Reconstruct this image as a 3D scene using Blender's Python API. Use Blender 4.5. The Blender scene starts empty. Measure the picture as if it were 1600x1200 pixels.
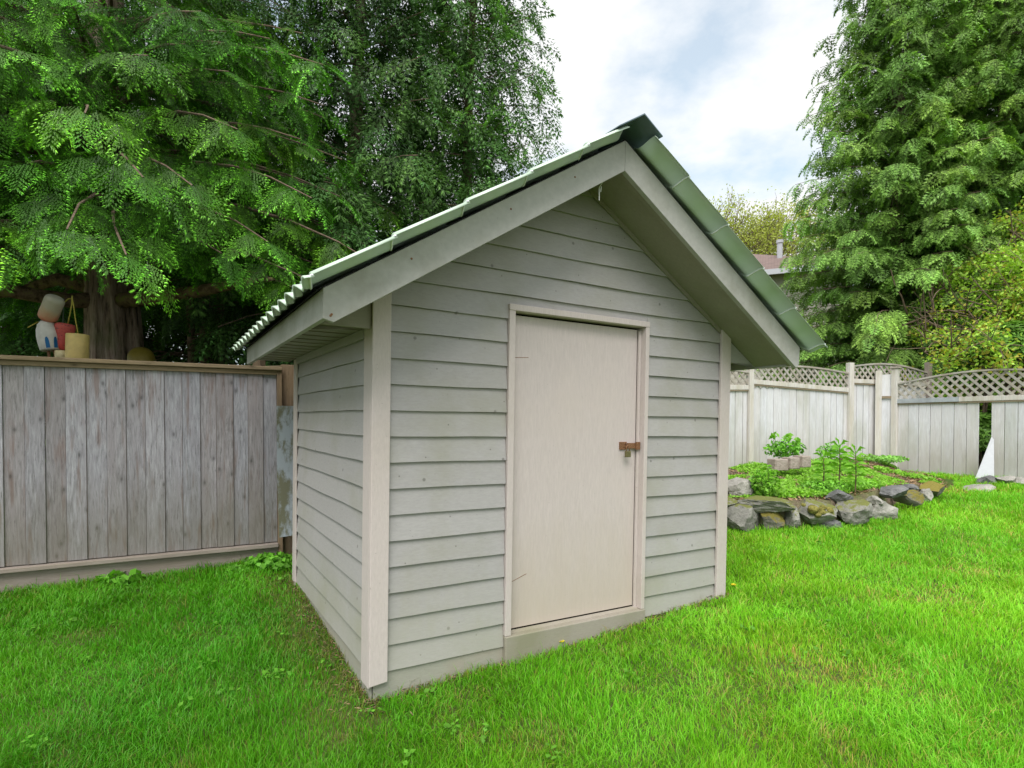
import bpy, bmesh, math, random
import numpy as np
from mathutils import Vector, Matrix, Euler, noise as mnoise
R = math.radians
S = bpy.context.scene
random.seed(7)
rng = np.random.default_rng(11)

# ------------------------------------------------------------------ camera
F = 917.0; PPX = 800.0; PPY = 676.0; CH = 1.55; PITCH = R(-1.0)
cam_d = bpy.data.cameras.new('camera'); cam = bpy.data.objects.new('camera', cam_d)
S.collection.objects.link(cam); S.camera = cam
cam_d.sensor_width = 36; cam_d.lens = F/1600*36; cam_d.shift_y = 76/1600
cam_d.clip_start = 0.05; cam_d.clip_end = 500
cam.location = (0, 0, CH); cam.rotation_euler = (R(90)+PITCH, 0, 0)
# ------------------------------------------------------------------ world
SUN_EL, SUN_AZ = R(56), R(191)      # azimuth from +Y clockwise: behind the camera, to the right
W = bpy.data.worlds.new('World'); S.world = W; W.use_nodes = True
nt = W.node_tree; nt.nodes.clear(); N = nt.nodes.new; L = nt.links.new
def wm(op, a, b=None):
    n = N('ShaderNodeMath'); n.operation = op
    for i, v in enumerate((a, b)):
        if v is None: continue
        if isinstance(v, (int, float)): n.inputs[i].default_value = v
        else: L(v, n.inputs[i])
    return n.outputs[0]
sky = N('ShaderNodeTexSky'); sky.sky_type = 'NISHITA'; sky.sun_disc = False
sky.sun_elevation = SUN_EL; sky.sun_rotation = SUN_AZ; sky.air_density = 1.0; sky.dust_density = 1.0
bgb = N('ShaderNodeBackground'); bgb.inputs['Strength'].default_value = 0.15; skt = N('ShaderNodeMixRGB'); skt.blend_type = 'MULTIPLY'; skt.inputs[0].default_value = 1; skt.inputs[2].default_value = (1.02, 1.32, 1.18, 1); L(sky.outputs[0], skt.inputs[1]); L(skt.outputs[0], bgb.inputs['Color'])
tc = N('ShaderNodeTexCoord'); sp = N('ShaderNodeSeparateXYZ'); L(tc.outputs['Generated'], sp.inputs[0])
zz = wm('ADD', wm('MAXIMUM', sp.outputs[2], 0.0), 0.22)
cb = N('ShaderNodeCombineXYZ'); L(wm('DIVIDE', sp.outputs[0], zz), cb.inputs[0]); L(wm('DIVIDE', sp.outputs[1], zz), cb.inputs[1])
n1 = N('ShaderNodeTexNoise'); n1.inputs['Scale'].default_value = 1.9; n1.inputs['Detail'].default_value = 7; n1.inputs['Roughness'].default_value = 0.55
mp = N('ShaderNodeMapping'); mp.inputs['Location'].default_value = (5.0, 9.0, 3.0); L(cb.outputs[0], mp.inputs[0]); L(mp.outputs[0], n1.inputs['Vector'])
r1 = N('ShaderNodeMapRange'); r1.inputs[1].default_value = 0.38; r1.inputs[2].default_value = 0.54; r1.inputs[3].default_value = 0.45; r1.inputs[4].default_value = 1.0
L(n1.outputs[0], r1.inputs[0])
n2 = N('ShaderNodeTexNoise'); n2.inputs['Scale'].default_value = 1.7; n2.inputs['Detail'].default_value = 6
mp2 = N('ShaderNodeMapping'); mp2.inputs['Location'].default_value = (9.1, 4.2, 1.5); L(cb.outputs[0], mp2.inputs[0]); L(mp2.outputs[0], n2.inputs['Vector'])
cr = N('ShaderNodeValToRGB'); cr.color_ramp.elements[0].position = 0.35; cr.color_ramp.elements[0].color = (0.89, 0.91, 0.94, 1)
cr.color_ramp.elements[1].position = 0.6; cr.color_ramp.elements[1].color = (1.0, 1.0, 1.0, 1); L(n2.outputs[0], cr.inputs[0])
bgc = N('ShaderNodeBackground'); bgc.inputs['Strength'].default_value = 0.86; L(cr.outputs[0], bgc.inputs['Color'])
mx = N('ShaderNodeMixShader'); L(r1.outputs[0], mx.inputs[0]); L(bgb.outputs[0], mx.inputs[1]); L(bgc.outputs[0], mx.inputs[2])
wo = N('ShaderNodeOutputWorld'); L(mx.outputs[0], wo.inputs[0])
sd = bpy.data.lights.new('sun', 'SUN'); sd.energy = 3.3; sd.angle = R(45); sd.color = (1.0, 0.98, 0.95)
so = bpy.data.objects.new('sun', sd); S.collection.objects.link(so)
d = Vector((math.sin(SUN_AZ)*math.cos(SUN_EL), math.cos(SUN_AZ)*math.cos(SUN_EL), math.sin(SUN_EL)))
so.rotation_euler = d.to_track_quat('Z', 'Y').to_euler(); so.location = d*30
S.view_settings.view_transform = 'Standard'; S.view_settings.look = 'None'
S.view_settings.exposure = 0.40; S.view_settings.gamma = 1
S.render.engine = 'CYCLES'
S.cycles.max_bounces = 8; S.cycles.diffuse_bounces = 4; S.cycles.transmission_bounces = 3; S.cycles.transparent_max_bounces = 6

# ------------------------------------------------------------------ helpers
def at(px, py, Y):
    a, b = (px-PPX)/F, -(py-PPY)/F
    dy = math.cos(PITCH) - math.sin(PITCH)*b; dz = math.sin(PITCH) + math.cos(PITCH)*b
    k = Y/dy
    return Vector((a*k, Y, CH + dz*k))
def at2(px, py, Y):
    # same viewing ray, depth measured as world Y
    return at(px, py, Y)
def tag(o, label=None, cat=None, group=None, kind=None):
    if label: o['label'] = label
    if cat: o['category'] = cat
    if group: o['group'] = group
    if kind: o['kind'] = kind
    return o
def empty(name, loc=(0,0,0), rot=(0,0,0)):
    o = bpy.data.objects.new(name, None); S.collection.objects.link(o)
    o.location = loc; o.rotation_euler = rot; o.empty_display_size = 0.1
    return o
def link(name, me, mat, parent=None, smooth=False, bevel=0):
    o = bpy.data.objects.new(name, me); S.collection.objects.link(o)
    if mat: me.materials.append(mat)
    if parent: o.parent = parent
    if smooth: me.polygons.foreach_set('use_smooth', [True]*len(me.polygons))
    if bevel:
        m = o.modifiers.new('bevel', 'BEVEL'); m.width = bevel; m.segments = 2; m.limit_method = 'ANGLE'; m.angle_limit = R(40)
    return o
class MB:
    def __init__(s): s.v = []; s.f = []
    def add(s, vs, fs):
        o = len(s.v); s.v += [tuple(v) for v in vs]; s.f += [tuple(i+o for i in f) for f in fs]
    def box(s, x0, x1, y0, y1, z0, z1):
        s.add([(x0,y0,z0),(x1,y0,z0),(x1,y1,z0),(x0,y1,z0),(x0,y0,z1),(x1,y0,z1),(x1,y1,z1),(x0,y1,z1)],
              [(0,3,2,1),(4,5,6,7),(0,1,5,4),(1,2,6,5),(2,3,7,6),(3,0,4,7)])
    def prism(s, pts, axis, a, b):
        # pts: 2D polygon in the other two axes, extruded along axis from a to b
        def P(p, t):
            return {'x': (t, p[0], p[1]), 'y': (p[0], t, p[1]), 'z': (p[0], p[1], t)}[axis]
        n = len(pts)
        s.add([P(p, a) for p in pts] + [P(p, b) for p in pts],
              [tuple(range(n))[::-1], tuple(range(n, 2*n))] + [(i, (i+1) % n, n+(i+1) % n, n+i) for i in range(n)])
    def bar(s, p, q, w, t, up=(0,0,1), w2=None):
        p, q = Vector(p), Vector(q); d = (q-p).normalized(); sd = d.cross(Vector(up)).normalized(); u = sd.cross(d)
        vs = []
        for c, ww in ((p, w), (q, w2 or w)):
            for a, b in ((-1,-1),(1,-1),(1,1),(-1,1)): vs.append(c + sd*a*ww/2 + u*b*t/2)
        s.add(vs, [(0,3,2,1),(4,5,6,7),(0,1,5,4),(1,2,6,5),(2,3,7,6),(3,0,4,7)])
    def tube(s, pts, rad, n=8, cap=True, rfun=None):
        pts = [Vector(p) for p in pts]
        if not hasattr(rad, '__len__'): rad = [rad]*len(pts)
        o = len(s.v); up = Vector((0,0,1))
        prev = None
        for i, p in enumerate(pts):
            d = (pts[min(i+1, len(pts)-1)] - pts[max(i-1, 0)]).normalized()
            if prev is None:
                a = d.cross(up)
                if a.length < .2: a = d.cross(Vector((1,0,0)))
                a.normalize()
            else:
                a = (prev - d*prev.dot(d)).normalized()
            prev = a; b = d.cross(a)
            for k in range(n):
                t = 2*math.pi*k/n
                r = rad[i]*(rfun(i, t) if rfun else 1)
                s.v.append(tuple(p + (a*math.cos(t) + b*math.sin(t))*r))
        for i in range(len(pts)-1):
            for k in range(n):
                s.f.append((o+i*n+k, o+i*n+(k+1) % n, o+(i+1)*n+(k+1) % n, o+(i+1)*n+k))
        if cap:
            s.f.append(tuple(o+k for k in range(n))[::-1]); s.f.append(tuple(o+(len(pts)-1)*n+k for k in range(n)))
    def lathe(s, prof, n=24, M=None):
        M = M or Matrix(); o = len(s.v)
        for r, z in prof:
            for k in range(n):
                t = 2*math.pi*k/n; s.v.append(tuple(M @ Vector((r*math.cos(t), r*math.sin(t), z))))
        for i in range(len(prof)-1):
            for k in range(n): s.f.append((o+i*n+k, o+i*n+(k+1) % n, o+(i+1)*n+(k+1) % n, o+(i+1)*n+k))
        s.f.append(tuple(o+k for k in range(n))[::-1]); s.f.append(tuple(o+(len(prof)-1)*n+k for k in range(n)))
    def build(s, name, mat, parent=None, smooth=False, bevel=0):
        me = bpy.data.meshes.new(name); me.from_pydata(s.v, [], s.f); me.update()
        return link(name, me, mat, parent, smooth, bevel)
def np_mesh(name, V, Fc, mat, parent=None, col=None, smooth=False):
    V = np.ascontiguousarray(V, np.float32); Fc = np.ascontiguousarray(Fc, np.int32); k = Fc.shape[1]
    me = bpy.data.meshes.new(name)
    me.vertices.add(len(V)); me.vertices.foreach_set('co', V.ravel())
    me.loops.add(Fc.size); me.loops.foreach_set('vertex_index', Fc.ravel())
    me.polygons.add(len(Fc)); me.polygons.foreach_set('loop_start', np.arange(0, Fc.size, k, dtype=np.int32))
    if smooth: me.polygons.foreach_set('use_smooth', np.ones(len(Fc), bool))
    if col is not None:
        a = me.color_attributes.new('tint', 'FLOAT_COLOR', 'POINT')
        c = np.ones((len(V), 4), np.float32); c[:, :3] = col; a.data.foreach_set('color', c.ravel())
    me.update(calc_edges=True)
    return link(name, me, mat, parent)
def lattice(seed):
    g = np.random.default_rng(seed).random((64, 64))
    def f(x, y, sc):
        x = np.asarray(x)/sc; y = np.asarray(y)/sc
        xi = np.floor(x).astype(int); yi = np.floor(y).astype(int); fx = x-xi; fy = y-yi
        fx = fx*fx*(3-2*fx); fy = fy*fy*(3-2*fy)
        a = g[xi % 64, yi % 64]; b = g[(xi+1) % 64, yi % 64]; c = g[xi % 64, (yi+1) % 64]; e = g[(xi+1) % 64, (yi+1) % 64]
        return (a*(1-fx)+b*fx)*(1-fy) + (c*(1-fx)+e*fx)*fy
    return f
vn1, vn2, vn3 = lattice(1), lattice(2), lattice(3)

# ------------------------------------------------------------------ materials
class NT:
    def __init__(s, name, rough=0.7, spec=0.3):
        s.m = bpy.data.materials.new(name); s.m.use_nodes = True; s.t = s.m.node_tree
        s.b = s.t.nodes['Principled BSDF']; s.b.inputs['Roughness'].default_value = rough
        s.b.inputs['Specular IOR Level'].default_value = spec; s.co = None
    def n(s, k): return s.t.nodes.new('ShaderNode'+k)
    def l(s, a, b): s.t.links.new(a, b)
    def coord(s, scale=(1,1,1), src='Object', loc=None):
        t = s.n('TexCoord'); m = s.n('Mapping'); m.inputs['Scale'].default_value = scale
        s.l(t.outputs[src], m.inputs[0])
        if loc is not None: s.l(loc, m.inputs['Location'])
        return m.outputs[0]
    def noise(s, vec, scale, detail=4, rough=0.55):
        n = s.n('TexNoise'); n.inputs['Scale'].default_value = scale; n.inputs['Detail'].default_value = detail; n.inputs['Roughness'].default_value = rough
        s.l(vec, n.inputs['Vector']); return n.outputs[0]
    def ramp(s, f, stops):
        r = s.n('ValToRGB'); e = r.color_ramp.elements
        while len(e) < len(stops): e.new(0.5)
        for x, (p, c) in zip(e, stops):
            x.position = p; x.color = (*c, 1) if hasattr(c, '__len__') else (c, c, c, 1)
        s.l(f, r.inputs[0]); return r.outputs[0]
    def mix(s, f, a, b, mode='MIX'):
        m = s.n('MixRGB'); m.blend_type = mode
        for i, v in enumerate((f, a, b)):
            if isinstance(v, (int, float)): m.inputs[i].default_value = v if i == 0 else (v, v, v, 1)
            elif isinstance(v, tuple): m.inputs[i].default_value = (*v, 1)
            else: s.l(v, m.inputs[i])
        return m.outputs[0]
    def math(s, op, a, b=0.0):
        m = s.n('Math'); m.operation = op
        for i, v in enumerate((a, b)):
            if isinstance(v, (int, float)): m.inputs[i].default_value = v
            else: s.l(v, m.inputs[i])
        return m.outputs[0]
    def col(s, c):
        if isinstance(c, tuple): s.b.inputs['Base Color'].default_value = (*c, 1)
        else: s.l(c, s.b.inputs['Base Color'])
    def bump(s, h, st=0.3, dist=0.01):
        b = s.n('Bump'); b.inputs['Strength'].default_value = st; b.inputs['Distance'].default_value = dist
        s.l(h, b.inputs['Height']); s.l(b.outputs[0], s.b.inputs['Normal'])
    def island(s): return s.n('NewGeometry').outputs['Random Per Island']
    def height(s):
        x = s.n('SeparateXYZ'); s.l(s.n('TexCoord').outputs['Object'], x.inputs[0]); return x.outputs[2]

def painted(name, base, stain=(0.24,0.26,0.14), amount=0.35, grain=(2,2,2), low=None, rough=0.6, spec=0.25, island=0.10, dirt=0.5, lowamt=.65, lowcol=(0.27, 0.25, 0.16)):
    m = NT(name, rough, spec)
    v = m.coord(grain)
    a = m.noise(v, 14, 6, 0.65)
    big = m.noise(m.coord(), 1.6, 5, 0.6)
    c = m.mix(m.ramp(a, [(0.3, 0.0), (0.75, 1.0)]), tuple(x*0.90 for x in base), tuple(min(1, x*1.06) for x in base))
    c = m.mix(m.math('MULTIPLY', m.ramp(big, [(0.48, 0.0), (0.72, 1.0)]), amount), c, stain)
    isl = m.island()
    c = m.mix(1.0, c, m.ramp(isl, [(0, 1-island), (1, 1.0)]), 'MULTIPLY')
    sp_ = m.noise(m.coord((1,1,1)), 55, 3, 0.7)
    c = m.mix(m.math('MULTIPLY', m.ramp(sp_, [(0.665, 0.0), (0.73, 1.0)]), dirt), c, tuple(x*0.45 for x in base))
    if 'siding' in name:
        for sc_, th_ in ((1.9, .013), (3.1, .010)):
            vo = m.n('TexVoronoi'); vo.voronoi_dimensions = '2D'; vo.inputs['Scale'].default_value = sc_
            xs_ = m.n('SeparateXYZ'); m.l(m.coord(), xs_.inputs[0]); cx_ = m.n('CombineXYZ'); m.l(xs_.outputs[0], cx_.inputs[0]); m.l(xs_.outputs[2], cx_.inputs[1]); m.l(cx_.outputs[0], vo.inputs['Vector'])
            c = m.mix(m.math('MULTIPLY', m.ramp(vo.outputs['Distance'], [(th_, 1.0), (th_*1.8, 0.0)]), .5), c, (.05, .045, .035))
    if low:
        h = m.height(); hn = m.math('ADD', h, m.math('MULTIPLY', m.noise(m.coord((6,6,1)), 3, 4), -0.5))
        g = m.ramp(hn, [(0.0, 1.0), (max(0.02, low), 0.0)])
        c = m.mix(m.math('MULTIPLY', g, lowamt), c, lowcol)
    m.col(c)
    m.bump(m.math('ADD', a, m.math('MULTIPLY', sp_, 0.4)), 0.25, 0.003)
    return m.m
def weathered(name, c1, c2, c3, axis='z', rough=0.85, tan=None, alg=0.0, knots=True, low=None, lowc=(0.13, 0.115, 0.065), iv=1.0):
    m = NT(name, rough, 0.15)
    isl = m.island()
    comb = m.n('CombineXYZ'); m.l(m.math('MULTIPLY', isl, 37.0), comb.inputs[0]); m.l(m.math('MULTIPLY', isl, 91.0), comb.inputs[2])
    sc = {'z': (9, 9, 0.9), 'x': (0.9, 9, 9), 'y': (9, 0.9, 9)}[axis]
    v = m.coord(sc, loc=comb.outputs[0])
    g = m.noise(v, 7, 8, 0.68); g2 = m.noise(v, 1.6, 4, 0.6)
    c = m.mix(m.ramp(g, [(0.3, 0.0), (0.7, 1.0)]), c1, c2)
    c = m.mix(m.math('MULTIPLY', m.ramp(g2, [(0.42, 0.0), (0.66, 1.0)]), 0.75), c, c3)
    c = m.mix(1.0, c, m.ramp(isl, [(p_, tuple(1+(x_-1)*iv for x_ in q_)) for p_, q_ in ((0, (0.82,0.80,0.81)), (0.3, (0.97,0.93,0.93)), (0.6, (0.92,0.95,1.02)), (1, (1.12,1.12,1.16)))]), 'MULTIPLY')
    if tan:
        c = m.mix(m.math('MULTIPLY', m.ramp(m.noise(v, 2.3, 3), [(0.55, 0.0), (0.7, 1.0)]), 0.6), c, tan)
    h = g
    if knots:
        ks = {'z': (1, 1, .55), 'x': (.55, 1, 1), 'y': (1, .55, 1)}[axis]
        vo = m.n('TexVoronoi'); vo.voronoi_dimensions = '2D'; vo.inputs['Scale'].default_value = 4.2; vo.inputs['Randomness'].default_value = 1
        xs_ = m.n('SeparateXYZ'); m.l(m.coord(ks, loc=comb.outputs[0]), xs_.inputs[0]); cx_ = m.n('CombineXYZ'); m.l(xs_.outputs[0], cx_.inputs[0]); m.l(xs_.outputs[2], cx_.inputs[1]); m.l(cx_.outputs[0], vo.inputs['Vector'])
        k = m.ramp(vo.outputs['Distance'], [(0.022, 1.0), (0.05, 0.4), (0.11, 0.0)])
        c = m.mix(m.math('MULTIPLY', k, 0.6), c, tuple(x*0.25 for x in c1))
        cv = m.n('TexVoronoi'); cv.inputs['Scale'].default_value = 40
        m.l(m.coord((3, 3, .25) if axis == 'z' else (.25, 3, 3), loc=comb.outputs[0]), cv.inputs['Vector'])
        ck = m.ramp(m.noise(m.coord(tuple(q*2.2 for q in sc), loc=comb.outputs[0]), 4, 4, 0.75), [(0.56, 0.0), (0.66, 1.0)])
        c = m.mix(m.math('MULTIPLY', ck, 0.5), c, tuple(x*0.4 for x in c1))
    if alg:
        al = m.ramp(m.noise(m.coord((1.5,1.5,.5)), 1.8, 5), [(0.48, 0.0), (0.65, 1.0)])
        c = m.mix(m.math('MULTIPLY', al, alg), c, (0.20, 0.22, 0.09))
    if low is not None:
        hn = m.math('ADD', m.height(), m.math('MULTIPLY', m.noise(m.coord((7,7,1)), 2, 4), -0.7))
        gz = m.n('MapRange'); gz.inputs[1].default_value = low-0.1; gz.inputs[2].default_value = low+0.55; gz.inputs[3].default_value = 0.48; gz.inputs[4].default_value = 0.0
        m.l(hn, gz.inputs[0])
        c = m.mix(gz.outputs[0], c, lowc)
    m.col(c); m.bump(h, 0.5, 0.006)
    return m.m
def leafmat(name, base, trans=0.35, rough=0.5, spec=0.3, tr_tint=(1.1, 1.25, 0.5)):
    m = NT(name, rough, spec)
    a = m.n('Attribute'); a.attribute_name = 'tint'
    c = m.mix(1.0, a.outputs['Color'], base, 'MULTIPLY')
    m.col(c)
    tb = m.n('BsdfTranslucent'); m.l(m.mix(1.0, c, tr_tint, 'MULTIPLY'), tb.inputs['Color'])
    mx = m.n('MixShader'); mx.inputs[0].default_value = trans
    out = m.t.nodes['Material Output']; m.l(m.b.outputs[0], mx.inputs[1]); m.l(tb.outputs[0], mx.inputs[2]); m.l(mx.outputs[0], out.inputs[0])
    return m.m
def plain(name, c, rough=0.5, spec=0.4, metal=0.0, var=0.12, sc=20):
    m = NT(name, rough, spec); m.b.inputs['Metallic'].default_value = metal
    a = m.noise(m.coord(), sc, 5, 0.6)
    m.col(m.mix(m.ramp(a, [(0.3, 0.0), (0.7, 1.0)]), tuple(x*(1-var) for x in c), tuple(min(1, x*(1+var)) for x in c)))
    m.bump(a, 0.15, 0.003); return m.m
M = {}
M['siding'] = painted('siding_paint', (0.395, 0.374, 0.366), stain=(0.30,0.29,0.22), amount=0.65, grain=(2,2,9), island=0.08, low=0.42, lowamt=.35, lowcol=(.34,.33,.25))
M['base'] = painted('base_board_paint', (0.37, 0.355, 0.30), stain=(0.40,0.30,0.22), amount=0.5, grain=(2,2,9))
M['trim'] = painted('cream_trim_paint', (0.57, 0.495, 0.47), stain=(0.40,0.35,0.24), amount=0.25, grain=(8,8,1.5), island=0.05)
M['door'] = painted('door_paint', (0.555, 0.48, 0.46), stain=(0.56,0.48,0.44), amount=0.5, grain=(8,8,1.0), low=0.75, lowamt=.45, lowcol=(.44,.36,.26), island=0.0, dirt=0.35)
M['barge'] = painted('barge_board_paint', (0.44, 0.43, 0.40), stain=(0.22,0.215,0.15), amount=0.8, grain=(2,2,2), island=0.05, dirt=0.8)
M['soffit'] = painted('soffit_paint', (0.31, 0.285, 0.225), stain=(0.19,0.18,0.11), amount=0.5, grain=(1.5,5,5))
M['sill'] = painted('sill_wood', (0.36, 0.32, 0.27), stain=(0.25,0.24,0.15), amount=0.7, grain=(2,8,8))
# roof metal: glossy green
m = NT('green_metal_roofing', 0.32, 0.5); m.b.inputs['Coat Weight'].default_value = 0.3; m.b.inputs['Coat Roughness'].default_value = 0.2
a_ = m.noise(m.coord(), 5, 5)
m.col(m.mix(m.ramp(a_, [(0.35, 0.0), (0.7, 1.0)]), (0.50, 0.62, 0.49), (0.56, 0.67, 0.55))); m.bump(a_, 0.05, 0.004); M['roof'] = m.m
M['ridge'] = plain('dark_ridge_metal', (0.11, 0.16, 0.18), 0.4, 0.5)
M['felt'] = plain('black_roofing_felt', (0.018, 0.018, 0.018), 0.9, 0.1, var=0.4)
M['lip'] = plain('bare_metal_edge', (0.80, 0.83, 0.84), 0.4, 0.5, 0.0)
M['rust'] = plain('rusty_steel', (0.24, 0.12, 0.06), 0.7, 0.4, 0.4, var=0.5, sc=120)
M['brass'] = plain('tarnished_brass', (0.20, 0.17, 0.08), 0.45, 0.5, 0.7, var=0.3, sc=90)
M['wire'] = plain('white_wire', (0.7, 0.7, 0.66), 0.4)
M['fence'] = weathered('weathered_grey_fence', (0.205, 0.19, 0.195), (0.50, 0.48, 0.495), (0.34, 0.31, 0.32), tan=(0.20, 0.125, 0.10), low=0.30)
M['cap'] = weathered('tan_cap_wood', (0.22, 0.165, 0.10), (0.36, 0.28, 0.18), (0.25, 0.20, 0.13), axis='x', knots=True)
M['railg'] = weathered('brown_rail_wood', (0.25, 0.215, 0.185), (0.40, 0.355, 0.315), (0.29, 0.25, 0.20), axis='x', knots=False)
M['tanpost'] = weathered('tan_post_wood', (0.22, 0.155, 0.09), (0.31, 0.23, 0.15), (0.18, 0.14, 0.10))
M['white_fence'] = weathered('whitewashed_fence', (0.52, 0.505, 0.515), (0.72, 0.715, 0.735), (0.61, 0.59, 0.58), alg=0.3, knots=False, low=0.62, lowc=(0.34,0.30,0.24), iv=.4)
M['white_post'] = weathered('whitewashed_post', (0.50, 0.47, 0.44), (0.70, 0.68, 0.65), (0.54, 0.49, 0.41), alg=0.3, knots=False, iv=.4)
M['lattice'] = weathered('weathered_lattice', (0.30, 0.27, 0.22), (0.48, 0.45, 0.40), (0.36, 0.33, 0.26), axis='x', knots=False)
M['galv'] = plain('galvanised_sheet', (0.42, 0.45, 0.48), 0.45, 0.5, 0.3, var=0.25, sc=6)
M['whitepl'] = plain('white_panel', (0.56, 0.56, 0.60), 0.4, 0.4, var=0.05)
# mossy stained metal
m = NT('stained_metal_sheet', 0.5, 0.4)
q = m.coord((1.5,1.5,.6)); a_ = m.noise(q, 6, 8, 0.7)
m.col(m.mix(m.ramp(a_, [(0.46, 0.0), (0.58, 1.0)]), (0.36, 0.39, 0.43), (0.16, 0.155, 0.10))); M['stained'] = m.m
# bark
m = NT('cedar_bark', 0.9, 0.1)
g = m.noise(m.coord((7, 7, 0.8)), 2.2, 9, 0.7); a_ = m.noise(m.coord((1,1,.5)), 3, 5)
c = m.ramp(g, [(0.36, (0.04, 0.028, 0.022)), (0.48, (0.30, 0.21, 0.17)), (0.68, (0.56, 0.44, 0.37))])
c = m.mix(m.math('MULTIPLY', m.ramp(a_, [(0.5, 0.0), (0.68, 1.0)]), 0.6), c, (0.10, 0.13, 0.035))
m.col(c); m.bump(g, 1.0, 0.04); M['bark'] = m.m
m = NT('mossy_limb_bark', 0.95, 0.1)
g = m.noise(m.coord((3,3,3)), 3, 8, 0.7)
m.col(m.ramp(g, [(0.35, (0.05, 0.035, 0.022)), (0.52, (0.22, 0.15, 0.10)), (0.66, (0.20, 0.24, 0.05))])); m.bump(g, 0.8, 0.03); M['limb'] = m.m
M['cedar3'] = leafmat('open_conifer_foliage', (0.10, 0.23, 0.055), 0.3)
M['twig'] = plain('twig_bark', (0.16, 0.115, 0.085), 0.9, 0.1, var=0.4)
M['cedar'] = leafmat('cedar_foliage', (0.085, 0.275, 0.018), 0.2)
M['cedar2'] = leafmat('shade_tinted_cedar_foliage', (0.06, 0.15, 0.035), 0.2)  # cedar green darkened to carry the canopy's shade on the rear trees
M['cypress'] = leafmat('cypress_foliage', (0.19, 0.355, 0.075), 0.25)
M['maple'] = leafmat('shrub_foliage', (0.42, 0.64, 0.09), 0.4)
M['rhodo'] = leafmat('glossy_shrub_foliage', (0.17, 0.34, 0.06), 0.25, 0.3, 0.5)
M['bud'] = leafmat('spring_bud_foliage', (0.42, 0.46, 0.14), 0.4)
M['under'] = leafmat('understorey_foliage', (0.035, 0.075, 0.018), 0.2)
M['grass'] = leafmat('grass_blades', (0.235, 0.56, 0.022), 0.35, 0.5, 0.35, (1.15, 1.2, 0.5))
M['weed'] = leafmat('weed_leaves', (0.21, 0.46, 0.05), 0.35)
M['litter'] = leafmat('dry_litter', (0.34, 0.28, 0.21), 0.1)
M['stem'] = plain('plant_stem', (0.12, 0.20, 0.04), 0.6)
M['stemb'] = plain('brown_plant_stem', (0.14, 0.10, 0.05), 0.7)
m = NT('lawn_soil', 0.95, 0.1)
v = m.coord(); a_ = m.noise(v, 2.2, 6, 0.6); b_ = m.noise(v, 45, 5, 0.7)
c = m.mix(m.ramp(a_, [(0.4, 0.0), (0.65, 1.0)]), (0.06, 0.13, 0.018), (0.12, 0.14, 0.04))
c = m.mix(m.math('MULTIPLY', b_, 0.7), c, (0.07, 0.055, 0.03)); m.col(c); m.bump(b_, 0.8, 0.02); M['soil'] = m.m
m = NT('bed_soil', 0.95, 0.1)
b_ = m.noise(m.coord(), 30, 8, 0.75); a_ = m.noise(m.coord(), 3, 4)
c = m.ramp(b_, [(0.3, (0.06, 0.042, 0.03)), (0.6, (0.24, 0.18, 0.13)), (0.75, (0.42, 0.34, 0.27))])
c = m.mix(m.math('MULTIPLY', m.ramp(a_, [(0.45, 0.0), (0.6, 1.0)]), 0.55), c, (0.16, 0.22, 0.06)); m.col(c); m.bump(b_, 1.0, 0.03); M['bed'] = m.m
def rockmat(name, lo, hi, moss=0.0, mc=(0.30, 0.24, 0.03)):
    m = NT(name, 0.9, 0.2)
    a = m.noise(m.coord(), 4, 9, 0.7); b = m.noise(m.coord(), 28, 6, 0.7)
    c = m.ramp(a, [(0.3, lo), (0.55, tuple((x+y)/2 for x, y in zip(lo, hi))), (0.72, hi)])
    c = m.mix(m.math('MULTIPLY', m.ramp(b, [(0.55, 0.0), (0.7, 1.0)]), 0.5), c, tuple(x*0.35 for x in lo))
    if moss:
        gn = m.n('NewGeometry'); x = m.n('SeparateXYZ'); m.l(gn.outputs['Normal'], x.inputs[0])
        f = m.math('ADD', m.math('MULTIPLY', x.outputs[2], 0.6), m.math('MULTIPLY', m.noise(m.coord(), 9, 8, .7), 1.0))
        c = m.mix(m.ramp(f, [(0.95-moss*0.6, 0.0), (1.25-moss*0.6, 1.0)]), c, mc)
    m.col(c); m.bump(m.math('ADD', a, m.math('MULTIPLY', b, 0.3)), 1.0, 0.04); return m.m
M['rock'] = rockmat('grey_rock', (0.12, 0.115, 0.10), (0.45, 0.43, 0.385), 0.12, (0.16,0.17,0.05))
M['rockp'] = rockmat('pale_rock', (0.20, 0.19, 0.165), (0.50, 0.475, 0.43))
M['rockd'] = rockmat('dark_rock', (0.07, 0.07, 0.072), (0.27, 0.265, 0.26))
M['rockm'] = rockmat('mossy_rock', (0.10, 0.09, 0.075), (0.33, 0.31, 0.27), 0.85, (0.20,0.17,0.04))
M['moss'] = plain('yellow_moss', (0.17, 0.155, 0.045), 1.0, 0.0, var=0.6, sc=45)
M['block'] = rockmat('pink_concrete', (0.25, 0.20, 0.17), (0.48, 0.41, 0.36))

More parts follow.
